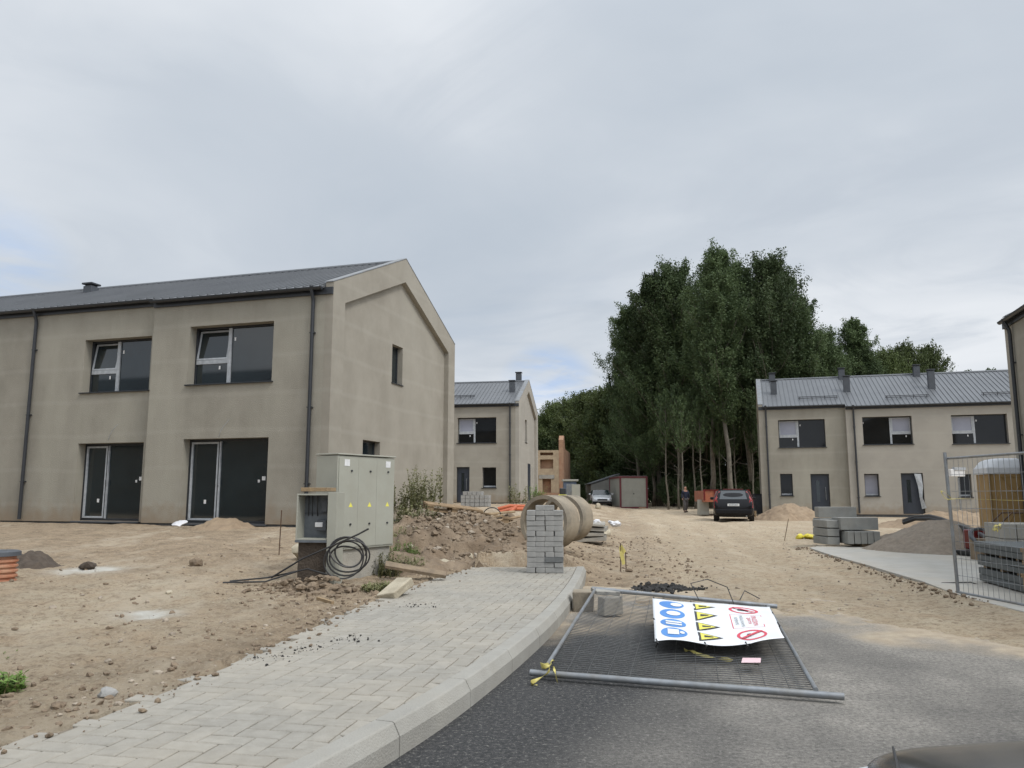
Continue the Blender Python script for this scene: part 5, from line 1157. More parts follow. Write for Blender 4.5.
# slabs pile
for k, (l_, w_, t_, rz, lb) in enumerate([(.80, .9, .09, -8, 'lowest weathered slab of the pile right of the rings'), (.74, .95, .09, -4, 'second weathered slab of the pile right of the rings'), (.80, .9, .07, -10, 'third weathered slab of the pile right of the rings'), (.85, 1.0, .05, -7, 'top pale slab of the pile right of the rings')]):
    p = at(590, 528, 20); o = MB().box((0, 0, 0), (l_, w_, t_), jit=.012).build('concrete_slab', M['concrete'], None, bevel=.006, loc=(p.x + rnd.uniform(-.04, .04), 20, .24 + k * .125), rot=(R(1.5), R(2 * k - 3), R(rz))); tag(o, lb, 'slab')
p = at(606, 521, 18.6)
m = MB(); [m.rock((rnd.uniform(-.3, .3), rnd.uniform(-.15, .15), rnd.uniform(0, .08)), rnd.uniform(.08, .16), .5, 2) for _ in range(7)]; tag(m.build('plastic_sheet', M['whitebag'], None, smooth=True, loc=(at(607, 521, 20.2).x, 20.2, at(607, 524, 20.2).z)), 'crumpled white plastic sheet beside the slab pile', 'plastic sheet')
p = on(606, 536); tag(MB().rock((0, 0, 0), .19, .6, 2).build('cement_bag', M['limestone'], None, smooth=True, loc=(p.x, p.y, p.z + .06)), 'pale burst bag in front of the slab pile', 'bag')
p = on(598, 509); tag(MB().rock((0, 0, 0), .25, .8, 2).build('pale_sack', M['limestone'], None, smooth=True, loc=(p.x, p.y, p.z + .12)), 'small pale sack beyond the rings below the silver car', 'sack')

# ------------------------------------------------------------------ site container, shed, cabin
ct = empty('site_container', (at(620, 505, 64).x, 64, .18), R(1), 'grey site container with dark red frame', 'site container')
cw_, cl, ch2 = 2.3, 6.0, 2.62
MB().span((.06, .06, .12), (cw_ - .06, cl - .06, ch2 - .08)).build('body', M['container'], ct)
m = MB()
for k in range(9): m.span((.18 + k * .22, .045, .15), (.20 + k * .22, .058, ch2 - .12))
for k in range(24): m.span((.045, .18 + k * .24, .15), (.058, .20 + k * .24, ch2 - .12))
m.build('sheet_ribs', M['container'], ct)
m = MB()
for x_ in (0, cw_ - .14):
    for y_ in (0, cl - .14): m.span((x_, y_, 0), (x_ + .14, y_ + .14, ch2))
for z_ in (0, ch2 - .14):
    for y_ in (.001, cl - .13): m.span((.141, y_, z_ + .002), (cw_ - .141, y_ + .13, z_ + .13))
    for x_ in (.001, cw_ - .13): m.span((x_, .141, z_ + .002), (x_ + .13, cl - .141, z_ + .13))
m.build('frame', M['cont_red'], ct)
d_ = MB().span((1.05, .03, .16), (1.95, .044, 2.35)).build('door', M['container'], ct, bevel=.005); MB().box((1.15, .01, 1.2), (.06, .04, .12)).build('handle', M['anth'], d_)
MB().span((.05, .05, ch2 - .0), (cw_ - .05, cl - .05, ch2 + .03)).build('roof', M['shed'], ct)
o = MB().box((0, 0, 0), (.5, .3, .14)).build('brick_pad', M['redbrick'], None, loc=(at(642, 509, 63.6).x, 63.4, .24)); tag(o, 'brick pad at the right foot of the site container', 'brick pad')
sh = empty('grey_shed', (at(591, 505, 72).x, 72, .3), 0, 'low grey sheet metal shed left of the red framed container', 'shed')
MB().prism([(0, 0, 0), (2.6, 0, 0), (2.6, 0, 2.75), (0, 0, 1.9)], (0, 5, 0)).build('body', M['shed'], sh)
MB().prism([(-.1, -.1, 1.95), (2.7, -.1, 2.87), (2.7, -.1, 2.93), (-.1, -.1, 2.01)], (0, 5.2, 0)).build('roof', M['roof'], sh)
m = MB(); [m.span((.15 + k * .3, -.02, .02), (.18 + k * .3, -.003, 1.9 + k * .08)) for k in range(8)]; m.build('sheet_ribs', M['shed'], sh)
cb = empty('site_cabin', (at(564, 505, 62).x, 62, .35), 0, 'narrow blue grey site cabin with flat lid behind the rings', 'cabin')
MB().span((0, 0, 0), (1.0, 1.0, 2.0)).build('body', M['signblue'], cb); MB().span((-.1, -.1, 2.0), (1.15, 1.1, 2.15)).build('roof', M['container'], cb, bevel=.02); MB().span((.2, -.02, .2), (.8, -.002, 1.8)).build('door', M['galv'], cb)
cbb = empty('notice_board', (at(572, 505, 61).x, 61, .35), 0, 'pale notice board on posts right of the blue grey cabin', 'notice board'); MB().span((0, 0, .75), (.65, .05, 1.75)).build('board', M['container'], cbb); [MB().span((x_, .051, 0), (x_ + .06, .1, 1.7)).build('post', M['wood_old'], cbb) for x_ in (.05, .52)]
yl = empty('small_loader', (at(559, 505, 60).x, 60, .35), 0, 'small yellow machine left of the blue grey cabin', 'machine')
MB().span((0, 0, .35), (.62, 1.2, .95)).build('body', M['yellow'], yl, bevel=.05); MB().span((.1, .3, .96), (.55, .95, 1.45)).build('cab', M['anth'], yl, bevel=.05)
for x_ in (.0, .62):
    for y_ in (.2, 1.0): MB().lathe([(0, -.08), (.25, -.08), (.25, .08), (0, .08)], 16).build('wheel', M['tyre'], yl, loc=(x_, y_, .25), rot=(0, PI / 2, 0))

# ------------------------------------------------------------------ cars
def car(name, loc, rz, body, label, L_=4.65, W=1.78, H_=1.46, wagon=True, upper=None, cat='car'):
    """local: rear at y=0, front at y=L, centred in x"""
    e = empty(name, loc, rz, label, cat)
    w2 = W / 2
    # stations: y, z bottom, z belt(shoulder), z roof, half width low, half width shoulder, half width roof
    if wagon: st_ = [(0, .36, .62, .62, .78, .80, .80), (.06, .26, .80, .80, .92, .93, .80), (.14, .22, .98, .98, .97, .96, .80), (.34, .20, 1.00, 1.30, .99, .985, .78), (.52, .19, 1.0, H_ - .03, 1, .99, .74), (1.3, .18, .99, H_, 1, 1, .75), (2.3, .18, .96, H_, 1, 1, .75), (2.75, .18, .95, H_ - .06, 1, 1, .72), (3.35, .18, .93, .99, 1, .98, .70), (3.5, .18, .92, .95, 1, .975, .70), (4.2, .20, .84, .86, .97, .93, .68), (4.5, .24, .74, .76, .90, .86, .62), (L_, .34, .58, .60, .74, .72, .55)]
    else: st_ = [(0, .36, .62, .62, .78, .80, .80), (.06, .26, .84, .84, .92, .93, .70), (.5, .20, .97, .99, .98, .97, .68), (.95, .20, .98, 1.12, .99, .985, .70), (1.35, .19, .97, H_ - .06, 1, .99, .72), (1.8, .18, .96, H_, 1, 1, .73), (2.4, .18, .95, H_ - .02, 1, 1, .73), (2.75, .18, .95, H_ - .10, 1, 1, .71), (3.35, .18, .93, .98, 1, .98, .70), (3.5, .18, .92, .94, 1, .975, .70), (4.2, .20, .82, .84, .97, .93, .68), (4.5, .24, .72, .74, .90, .86, .62), (L_, .34, .56, .58, .74, .72, .55)]
    ring = []
    for y_, zb_, zs, zr, a_, b2, c_ in st_:
        half = [(0, zb_), (a_ * w2 * .86, zb_), (a_ * w2 * .975, zb_ + .10), (a_ * w2, (zb_ + zs) / 2), (b2 * w2 * .985, zs - .06), (b2 * w2 * .945, zs), ((b2 * .945 * .4 + c_ * .6) * w2, zs * .4 + zr * .6), (c_ * w2 * .985, zr - .035 if zr - zs > .1 else zr - .004), (c_ * w2 * .88, zr), (c_ * w2 * .45, zr + .012), (0, zr + .016)]
        ring.append([(x, y_, z) for x, z in half] + [(-x, y_, z) for x, z in half[-2:0:-1]])
    n = len(ring[0]); vs = [p for r_ in ring for p in r_]
    fs = [(i * n + k, i * n + (k + 1) % n, (i + 1) * n + (k + 1) % n, (i + 1) * n + k) for i in range(len(ring) - 1) for k in range(n)]
    fs += [tuple(range(n)), tuple((len(ring) - 1) * n + k for k in range(n))[::-1]]
    m = MB(); m.add(vs, fs); bo = m.build('body', body, e, smooth=True, sharp=60); sd = bo.modifiers.new('u', 'SUBSURF'); sd.levels = 2; sd.render_levels = 2
    def gp(ps, name_, mt, th=.012, sub=None):
        mm_ = MB().add(ps, [tuple(range(len(ps)))]); o_ = mm_.build(name_, mt, sub or e); s_ = o_.modifiers.new('s', 'SOLIDIFY'); s_.thickness = th; s_.offset = 0; return o_
    if wagon:
        gp([(-.60 * w2 / .89, .155, 1.00), (.60 * w2 / .89, .155, 1.00), (.52, .43, 1.385), (-.52, .43, 1.385)], 'rear_window', M['glass'], .03)
        for s_ in (-1, 1):
            o_ = MB().prism([(s_ * .70, .02, .62), (s_ * .86, .08, .62), (s_ * .84, .15, .98), (s_ * .70, .115, .98)], (0, .10, 0)).build('tail_light', M['lampred'], e, bevel=.01)
            o2_ = MB().prism([(s_ * .74, .14, .985), (s_ * .83, .17, .985), (s_ * .635, .43, 1.36), (s_ * .56, .42, 1.36)], (0, .05, 0)).build('tail_light', M['lampred'], e, bevel=.008)
    else:
        gp([(-.66, .62, 1.0), (.66, .62, 1.0), (.52, 1.28, 1.36), (-.52, 1.28, 1.36)], 'rear_window', M['glass'], .03)
    gp([(-.70, 3.42, .975), (.70, 3.42, .975), (.56, 2.80, 1.375), (-.56, 2.80, 1.375)], 'windscreen', M['glass'], .03)
    for s_ in (-1, 1):
        for a_, b2 in (((.62, 1.55), (1.62, 2.42), )if wagon else ((1.2, 1.8), (1.86, 2.5))):
            gp([(s_ * .845, a_, 1.0), (s_ * .845, b2, .99), (s_ * .695, b2 - (.05 if b2 < 2.4 else .02), 1.385), (s_ * .695, a_ + .1, 1.375)], 'side_window', M['glass'], .02)
        gp([(s_ * .845, 2.48, .985), (s_ * .845, 3.15, .975), (s_ * .70, 2.62, 1.36), (s_ * .695, 2.48, 1.37)], 'side_window', M['glass'], .02)
        o_ = MB().box((s_ * (w2 + .09), 2.95, 1.03), (.18, .09, .13)).build('wing_mirror', body, e, bevel=.03)
        hl = MB().prism([(s_ * .50, 4.52, .60), (s_ * .80, 4.36, .60), (s_ * .80, 4.33, .74), (s_ * .50, 4.47, .74)], (0, .06, 0)).build('headlight', M['lampclear'], e, bevel=.012)
        for y_ in (.86, 3.72):
            w_ = empty('wheel', (s_ * (w2 - .10), y_, .32)); w_.parent = e
            MB().lathe([(.20, -.10), (.30, -.10), (.32, -.07), (.32, .07), (.30, .10), (.20, .10)], 28).build('tyre', M['tyre'], w_, smooth=True, rot=(0, PI / 2, 0))
            MB().lathe([(0, s_ * .05), (.06, s_ * .07), (.19, s_ * .085), (.21, s_ * .098), (.21, 0), (0, 0)], 28).build('rim', M['rim'], w_, smooth=True, rot=(0, PI / 2, 0))
            MB().lathe([(.0, -.11), (.36, -.11), (.36, .112 ), (0, .112)], 28).build('wheel_arch', M['tyre'], e, loc=(s_ * (w2 - .112), y_, .36), rot=(0, PI / 2, 0))
    MB().span((-.80, -.03, .34), (.80, .10, .56)).build('rear_bumper', M['carblack'], e, bevel=.04)
    MB().span((-.26, -.012, .70 if wagon else .66), (.26, .05, .81 if wagon else .77)).build('number_plate', M['plate'], e, bevel=.004)
    MB().span((-.80, 4.40, .28), (.80, L_ + .02, .46)).build('front_bumper', M['carblack'], e, bevel=.05)
    gl = MB(); [gl.span((-.42, 4.60, .50 + k * .035), (.42, L_ + .015, .515 + k * .035)) for k in range(5)]; gl.build('grille', M['anth'], e)
    MB().tube([(.55, -.04, .26), (.55, .3, .26)], .03, 10).build('exhaust', M['galv'], e)
    return e
cpz = gz(10.12, 36.0)
car1 = car('parked_car', (10.05, 35.6, cpz), -R(15.5), M['carblack'], 'dark estate car parked with its rear towards the camera', W=1.80, H_=1.47)
for ch in car1.children:
    pass
# dark red flanks of the estate car
for s_ in (-1, 1):
    MB().prism([(s_ * .875, .20, .95), (s_ * .862, .23, 1.0), (s_ * .715, .50, 1.38), (s_ * .74, .56, 1.38)], (s_ * .015, .05, 0)).build('red_pillar', M['redpaint'], car1)
    MB().span((s_ * .885, 1.3, .45), (s_ * .905, 3.2, .90)).build('door_side', M['redpaint'], car1, bevel=.01)
for k in range(6): MB().span((-.19 + k * .065, -.016, .725), (-.15 + k * .065, -.0125, .785)).build('plate_mark', M['greyink'], car1)
MB().span((-.45, .42, 1.44), (.45, .50, 1.475)).build('roof_spoiler', M['redpaint'], car1, bevel=.01)
sc_ = car('parked_car', (at(601, 500, 68).x, 69.5, .3), PI - R(3), M['silver'], 'silver car parked between the grey shed and the site container', W=1.72, H_=1.40, wagon=False)
# the car beside the camera: only its bonnet shows
own = car('parked_car', (1.56, -2.54, 0), 0, M['cardark'], 'dark dusty car bonnet at the bottom right corner of the photo', W=1.80, H_=1.47, wagon=True)
wl = Vector(own.location); a0, a1, a2 = at(893, 747, 1.48) - wl, at(896, 760, 1.40) - wl, at(899, 775, 1.32) - wl
wb = MB(); wb.tube([a0, a1, a2], [.002, .003, .004], 6); wb.build('wiper', M['cable'], own)

# ------------------------------------------------------------------ orange tipper trailer, block, pallet, bin behind the car
tr = empty('tipper_trailer', (at(704, 510, 44).x, 44, .16), R(-6), 'rusty orange tipper trailer behind the dark estate car', 'trailer')
MB().span((0, 0, .75), (2.5, 4.0, .85)).build('bed', M['trailer'], tr)
for a_, b2 in (((0, 0), (2.5, .06)), ((0, 3.94), (2.5, 4.0)), ((0, .061), (.06, 3.939)), ((2.44, .061), (2.5, 3.939))):
    MB().span((*a_, .851), (*b2, 1.38)).build('side_board', M['trailer'], tr)
m = MB(); m.span((-.03, -.04, 1.381), (2.53, .02, 1.44)); [m.span((k * .6, -.05, .85), (k * .6 + .08, -.001, 1.38)) for k in range(5)]; m.build('side_rib', M['redpaint'], tr)
for x_ in (.15, 2.35):
    for y_ in (1.2, 2.4): MB().lathe([(0, -.12), (.38, -.12), (.38, .12), (0, .12)], 20).build('wheel', M['tyre'], tr, loc=(x_, y_, .38), rot=(0, PI / 2, 0))
MB().span((.9, -1.0, .5), (1.0, .0, .6)).span((1.5, -1.0, .5), (1.6, .0, .6)).build('drawbar', M['trailer'], tr)
p = on(703, 513); 
o = MB().box((0, 0, 0), (.56, .5, .84), jit=.01).build('pale_block', M['container'], None, bevel=.02, loc=(at(703, 505, 45).x, 45, .60)); tag(o, 'pale upright block left of the dark estate car', 'block')
pl_ = pallet((at(750, 514, 41).x, 41, .16), (0, 0, R(5)), 'small pale pallet right of the dark estate car', None, 'wood'); pl_.scale = (.45, .5, 1.0); pl2 = copy_tree(pl_); pl2.location.z += .18; pl2['label'] = 'upper of two pale pallets right of the dark estate car'
o = MB().box((0, 0, 0), (.7, .7, 1.1)).build('dark_bin', M['anth2'], None, bevel=.04, loc=(at(758, 500, 46).x, 46, .75)); MB().box((0, 0, .58), (.76, .76, .06)).build('lid', M['anth'], o, bevel=.01); tag(o, 'dark bin at the corner of the right row', 'bin')

# person
def skin(name, J, E, material, parent, sub=2):
    me_ = bpy.data.meshes.new(name); me_.from_pydata([j[:3] for j in J], E and [tuple(e_) for e_ in E], []); o_ = bpy.data.objects.new(name, me_); COL.objects.link(o_)
    sk = o_.modifiers.new('skin', 'SKIN'); su = o_.modifiers.new('sub', 'SUBSURF'); su.levels = sub; su.render_levels = sub
    for v, j in zip(me_.skin_vertices[0].data, J): v.radius = (j[3], j[4] if len(j) > 4 else j[3])
    me_.skin_vertices[0].data[0].use_root = True
    dg = bpy.context.evaluated_depsgraph_get(); m2 = bpy.data.meshes.new_from_object(o_.evaluated_get(dg)); m2.materials.clear(); m2.materials.append(material); m2.shade_smooth()
    n_ = bpy.data.objects.new(name, m2); bpy.data.objects.remove(o_); n_.name = name; COL.objects.link(n_); n_.parent = parent; return n_
pp = at(686, 512, 53); px_ = pp.x; pz = gz(px_, 53)
man = empty('person', (px_, 53, pz), R(10), 'person in navy top and grey trousers walking by the grove', 'person')
HB = [(0, 0, .94, .13, .10), (0, 0, 1.15, .12, .09), (0, .01, 1.36, .15, .10), (0, .01, 1.48, .06), (0, .0, 1.56, .065), (0, -.005, 1.66, .088, .10), (0, -.0, 1.74, .06, .07),
      (-.19, .01, 1.41, .055), (-.24, .02, 1.15, .042), (-.25, -.06, .92, .034), (-.25, -.09, .84, .03, .04), (.19, .01, 1.41, .055), (.24, -.0, 1.15, .042), (.25, .08, .93, .034), (.25, .10, .85, .03, .04),
      (-.10, 0, .88, .085), (-.11, -.10, .50, .06), (-.11, -.02, .10, .04), (-.11, -.14, .04, .035), (.10, 0, .88, .085), (.11, .08, .50, .06), (.11, .22, .12, .04), (.11, .12, .05, .035)]
HE = [(0, 1), (1, 2), (2, 3), (3, 4), (4, 5), (5, 6), (2, 7), (7, 8), (8, 9), (9, 10), (2, 11), (11, 12), (12, 13), (13, 14), (0, 15), (15, 16), (16, 17), (17, 18), (0, 19), (19, 20), (20, 21), (21, 22)]
skin('body', HB, HE, M['skin'], man)
g_ = lambda j, a: (*j[:3], j[3] + a, (j[4] if len(j) > 4 else j[3]) + a)
skin('jacket', [(0, 0, .86, .165, .13), g_(HB[1], .03), g_(HB[2], .025)] + [g_(HB[7], .02), g_(HB[8], .02), g_(HB[9], .016), g_(HB[11], .02), g_(HB[12], .02), g_(HB[13], .016)], [(0, 1), (1, 2), (2, 3), (3, 4), (4, 5), (2, 6), (6, 7), (7, 8)], M['navy'], man)
skin('trousers', [(0, 0, .93, .14, .11), g_(HB[15], .02), g_(HB[16], .022), g_(HB[17], .025), g_(HB[19], .02), g_(HB[20], .022), g_(HB[21], .025)], [(0, 1), (1, 2), (2, 3), (0, 4), (4, 5), (5, 6)], M['greycloth'], man)
skin('hair', [(0, .02, 1.70, .09, .10), (0, .0, 1.76, .075, .09)], [(0, 1)], M['hair'], man)
for s_ in (-1, 1):
    yy_, zz_ = (-.10, .045) if s_ < 0 else (.16, .06); MB().box((s_ * .11, yy_, zz_), (.10, .28, .09)).build('shoe', M['carblack'], man, bevel=.03)

# ------------------------------------------------------------------ right yard
# kerb stone stack
ks = Vector((at(849, 545, 19.3).x, 19.3, .10))
GKS = 'concrete kerb stones stacked in the yard'
def kstone(x, y, z, sx, sy, sz, lb, rz=0):
    o_ = MB().box((0, 0, 0), (sx, sy, sz), jit=.004).build('kerb_stone', M['kerbstack'], None, bevel=.01, loc=(ks.x + x, ks.y + y, ks.z + z), rot=(0, 0, R(rz))); tag(o_, lb, 'kerb stone', GKS)
for k in range(5): kstone(-.18 + k * .155, -.1, .22, .143, .95, .29, 'upright kerb stone in the bottom row of the stack before the right row')
kstone(.12, -.12, .54, .92, .5, .29, 'long kerb stone laid across the upright ones', 2)
for k in range(3): kstone(-.50, .12, .13 + k * .20, .30, .8, .18, ['lowest', 'middle', 'upper'][k] + ' short kerb stone at the left end of the stack', 3)
kstone(-.06, .55, .80, .95, .28, .26, 'topmost kerb stone at the back of the stack', -2)
kstone(-.06, .55, .40, .95, .5, .5, 'grey kerb stone block behind the crossing stone', -2)
m = MB(); m.span((ks.x - .65, ks.y - .5, .0), (ks.x - .45, ks.y + .5, .07)).span((ks.x + .1, ks.y - .5, .101), (ks.x + .3, ks.y + .5, .17))
tag(m.build('support_battens', M['wood_old']), 'dark battens under the kerb stone stack', 'battens')
p = on(806, 539); m = MB(); [m.rock((rnd.uniform(-.18, .18), rnd.uniform(-.1, .1), rnd.uniform(0, .05)), rnd.uniform(.08, .13), .6, 2) for _ in range(5)]; tag(m.build('yellow_bag', M['yellowbag'], None, smooth=True, loc=(p.x, p.y, p.z + .04)), 'crumpled yellow bag left of the kerb stone stack', 'bag')
p = on(784, 541); tag(MB().tube([(0, 0, -.05), (.16, 0, .62)], .012, 6).build('leaning_rod', M['wood_old'], None, loc=p), 'thin leaning stick left of the yellow bag', 'stick')
# portable toilet
tl = empty('portable_toilet', (12.58, 20.6, .05), R(-16), 'tan portable toilet with white rounded roof behind the right fence', 'portable toilet')
MB().span((0, 0, .1), (1.15, 1.15, 1.98)).build('body', M['toilet'], tl, bevel=.05)
d_ = MB().span((.15, -.03, .16), (1.0, -.002, 1.9)).build('door', M['toilet'], tl, bevel=.01); MB().box((.92, -.05, 1.0), (.06, .04, .12)).build('handle', M['anth'], d_)
m = MB(); m.tube([(.28, -.035, 1.75), (.575, -.035, 1.35), (.87, -.035, 1.75), (.27, -.035, 1.75)], .012, 5); m.build('door_moulding', M['toilet'], d_)
MB().tube([(.28, -.035, .4), (.575, -.035, .9), (.87, -.035, .4)], .012, 5).build('door_moulding', M['toilet'], d_)
for x_ in (0, 1.15):
    MB().tube([(x_, 0, .1), (x_, 0, 1.98)], .04, 8).build('corner_post', M['toilet'], tl)
m = MB(); nn = 12
for j in range(nn + 1):
    for i in range(nn + 1):
        u_, v_ = -1 + 2 * i / nn, -1 + 2 * j / nn; m.v.append((.575 + u_ * .62, .575 + v_ * .62, 1.99 + .26 * (max(0, 1 - abs(u_) ** 4) * max(0, 1 - abs(v_) ** 4)) ** .5))
m.add([], []); 
for j in range(nn):
    for i in range(nn): m.f.append((j * (nn + 1) + i, j * (nn + 1) + i + 1, (j + 1) * (nn + 1) + i + 1, (j + 1) * (nn + 1) + i)); m.m.append(0)
m.build('roof', M['toilet_roof'], tl, smooth=True, sharp=180); MB().span((-.05, -.05, 1.82), (1.2, 1.2, 2.0)).build('roof_rim', M['toilet_roof'], tl, bevel=.02)
MB().span((-.05, -.05, 0), (1.2, 1.2, .1)).build('skid', M['anth'], tl)
# small white lamp box on house wall seen beside small window
# fence (standing)
F0 = Vector((5.70, 10.15, -.01)); F1 = Vector((5.95, 6.65, 0)); fd = (F1 - F0).normalized(); fl = (F1 - F0).length
sf = empty('fence_panel', F0, math.atan2(fd.y, fd.x), 'upright mesh fence panel at the right edge of the road', 'fence panel')
MB().tube([(-.02, 0, -.02), (-.03, -.03, 1.90)], .021, 10).build('post', M['galv'], sf, smooth=True); MB().tube([(fl, 0, 0), (fl, 0, 1.90)], .021, 10).build('post', M['galv'], sf, smooth=True)
MB().tube([(-.03, 0, 1.82), (fl, 0, 1.82)], .016, 8).build('rail', M['galv'], sf, smooth=True); MB().tube([(-.02, 0, .12), (fl, 0, .12)], .016, 8).build('rail', M['galv'], sf, smooth=True)
m = MB()
for k in range(1, 38): x_ = fl * k / 38; m.tube([(x_, 0, .12), (x_, 0, 1.82)], .0030, 4, cap=False)
for k in range(1, 8): z_ = .12 + 1.70 * k / 8; m.tube([(0, .003, z_), (fl, .003, z_)], .0030, 4, cap=False)
m.build('wire_mesh', M['galv'], sf)
ribbon('warning_tape', [F0 + Vector((-.12, .02, 1.32)), F0 + Vector((-.04, 0, 1.28)), F0 + Vector((.0, -.05, 1.31)), F0 + Vector((.05, -.6, 1.29)), F0 + Vector((.14, -1.6, 1.28)), F0 + Vector((.2, -2.6, 1.30)), F0 + Vector((.3, -3.4, 1.30))], .025, M['tape'], 'yellow tape strung along the upright fence panel', tw=.7, seed=3)
p = at(997, 528, 9.9); ribbon('warning_tape', [p + Vector(q_) for q_ in [(-.06, 0, -.05), (.0, -.02, .06), (.06, 0, .0), (0, .02, -.06), (-.04, -.02, .03), (.05, -.03, .05)]], .10, M['tape'], 'pale yellow tape knot on the upright fence mesh', tw=1.0, seed=4)
ribbon('warning_tape', [F0 + Vector(q_) for q_ in [(-.02, -.03, 1.30), (-.09, -.03, 1.38), (-.16, -.02, 1.42), (-.13, -.03, 1.33), (-.05, -.04, 1.27)]], .05, M['tape'], 'yellow tape knot round the post of the upright fence', tw=.6, seed=6)
# fence foot wire
m = MB(); q1 = at(925, 588, 11.2); m.tube([(q1.x, 11.2, .02), (q1.x + .3, 11.3, .10), (q1.x + .65, 11.2, .12), (q1.x + .85, 11.0, .04), (q1.x + .5, 10.9, .02), (q1.x + .1, 11.0, .015)], .008, 5); tag(m.build('ground_wire', M['cable'], smooth=True), 'loop of dark wire on the ground at the fence post foot', 'wire')
# slab packs behind the fence
def pack(x, y, z, sx, sy, sz, n, label):
    e_ = empty('slab_pack', (x, y, z), R(79), label, 'slab pack', 'slab packs behind the upright fence')
    for k in range(n): MB().span((rnd.uniform(0, .02), 0, k * sz / n), (sx + rnd.uniform(-.02, .01), -sy, (k + 1) * sz / n - .006)).build('slab', M['darkslab'], e_, bevel=.006)
    return e_
pack(6.45, 9.95, .12, 1.55, 1.15, .19, 2, 'bottom pack of dark slabs behind the upright fence')
pack(6.43, 9.93, .345, 1.55, 1.15, .15, 2, 'middle pack of dark slabs behind the upright fence')
pack(6.40, 9.90, .53, 1.60, 1.2, .15, 2, 'top pack of dark slabs behind the upright fence')
for z_ in (.312, .497):
    m = MB(); [m.box((6.45 + .19 * q_ + .55, 9.95 + q_ - .1, z_ + .015), (1.1, .07, .03), (0, 0, R(-11))) for q_ in (.25, .75, 1.3)]; tag(m.build('wood_battens', M['wood_old']), 'battens between the %s dark slab packs' % ('lower' if z_ < .4 else 'upper'), 'battens')
e_ = empty('block_pack', (8.1, 13.0, .12), R(-14), 'pack of pale blocks before the portable toilet', 'block pack')
for i in range(7):
    for j in range(3): MB().span((i * .21, 0, j * .25), (i * .21 + .20, .9, j * .25 + .24)).build('block', M['kerb'], e_, bevel=.008)
# pallet stack at the right edge
for k in range(4):
    e_ = pallet((6.48, 8.95, .11 + k * .15), (0, 0, R(82 + rnd.uniform(-3, 3))), ['lowest', 'second lowest', 'second highest', 'highest'][k] + ' pallet of the stack cut by the right edge', 'pallets stacked at the right edge', 'pallet')
# plate compactor
pc = empty('plate_compactor', (at(984, 532, 16).x, 16, .62), R(10), 'red plate compactor with long handle behind the slab packs', 'plate compactor')
pc.location.z = .11
MB().prism([(-.30, 0, 0), (.30, 0, 0), (.38, 0, .10), (-.38, 0, .10)], (0, .42, 0)).build('plate', M['anth'], pc, bevel=.01)
MB().span((-.2, .05, .12), (.18, .36, .52)).build('engine', M['redpaint'], pc, bevel=.03); MB().span((.19, .1, .16), (.32, .3, .40)).build('muffler', M['anth'], pc, bevel=.02)
m = MB(); [m.tube([(.1, y_, .3), (.45, y_, .62), (.75, y_, .85), (1.2, y_, .86)], .016, 8) for y_ in (.08, .34)]; m.tube([(1.2, .08, .86), (1.2, .34, .86)], .016, 8); m.build('handle', M['rust'], pc, smooth=True)
# black hoses over the gravel heap
def hz_(px, py, Y_): return at(px, py, Y_)
for k, off in enumerate((0, .05, -.04)):
    pts = [hz_(903, 521 + k, 20.2), hz_(915, 517 + k, 20), hz_(930, 516 + k * 1.5, 19.5), hz_(942, 519 + k * 1.2, 18.8), hz_(955, 524 + k, 18.0), hz_(968, 529 + k, 17), hz_(980, 534, 16), hz_(987, 538, 15.4)]
    tag(MB().tube(pts, .045, 8).build('black_hose', M['cable'] if k != 1 else M['anth2'], smooth=True), ['uppermost black hose draped over the gravel heap', 'middle grey black hose draped over the gravel heap', 'lowest black hose draped over the gravel heap'][k], 'hose')
pts = []; c_ = hz_(984, 538, 15.2)
for k in range(40): t = k / 12 * 2 * PI; pts.append((c_.x + (.24 + .02 * math.sin(t * .4)) * math.cos(t), 15.2 + .15 * math.sin(t), c_.z + .02 + .15 * math.sin(t)))
tag(MB().tube(pts, .03, 8).build('hose_coil', M['anth2'], smooth=True), 'coiled grey hose end beside the plate compactor', 'hose coil')
o = MB().span((-.2, -.15, 0), (.2, .15, .40)).build('crate_support', M['wood_old'], None, loc=(c_.x, 15.2, .1)); tag(o, 'low timber crate under the coiled hose', 'crate')
# white box on pole beside the small window (site lamp)
p = at(959, 472, 34); e_ = empty('lamp_box', (p.x, 34, gz(p.x, 34)), 0, 'small white box on a thin post before the third small window', 'white box')
MB().span((-.36, 0, p.z - .30), (.26, .2, p.z + .02)).build('box', M['sticker'], e_, bevel=.02); MB().tube([(0, .1, -.15), (0, .1, p.z - .35)], .03, 8).build('post', M['galv'], e_)
MB().span((-.2, -.03, p.z - .02), (.3, .18, p.z + .10)).build('cap', M['pvc'], e_)

# ------------------------------------------------------------------ light and sky
sun = bpy.data.lights.new('sun', 'SUN'); so = bpy.data.objects.new('sun', sun); COL.objects.link(so)
sun.energy = 1.2; sun.angle = R(14); sun.color = (1, .955, .89)
az = R(128); el = R(50)   # azimuth clockwise from +Y (to the right and behind the camera)
sd_ = Vector((math.sin(az) * math.cos(el), math.cos(az) * math.cos(el), math.sin(el)))
so.rotation_euler = sd_.to_track_quat('Z', 'Y').to_euler()
W = bpy.data.worlds.new('World'); SC.world = W; W.use_nodes = True; nt = W.node_tree; N = nt.nodes; L = nt.links
bg = N['Background']; sky = N.new('ShaderNodeTexSky'); sky.sky_type = 'NISHITA'; sky.sun_disc = False; sky.sun_elevation = el; sky.sun_rotation = az; sky.air_density = 1; sky.dust_density = 1.5
tc = N.new('ShaderNodeTexCoord'); sep = N.new('ShaderNodeSeparateXYZ'); L.new(tc.outputs['Generated'], sep.inputs[0])
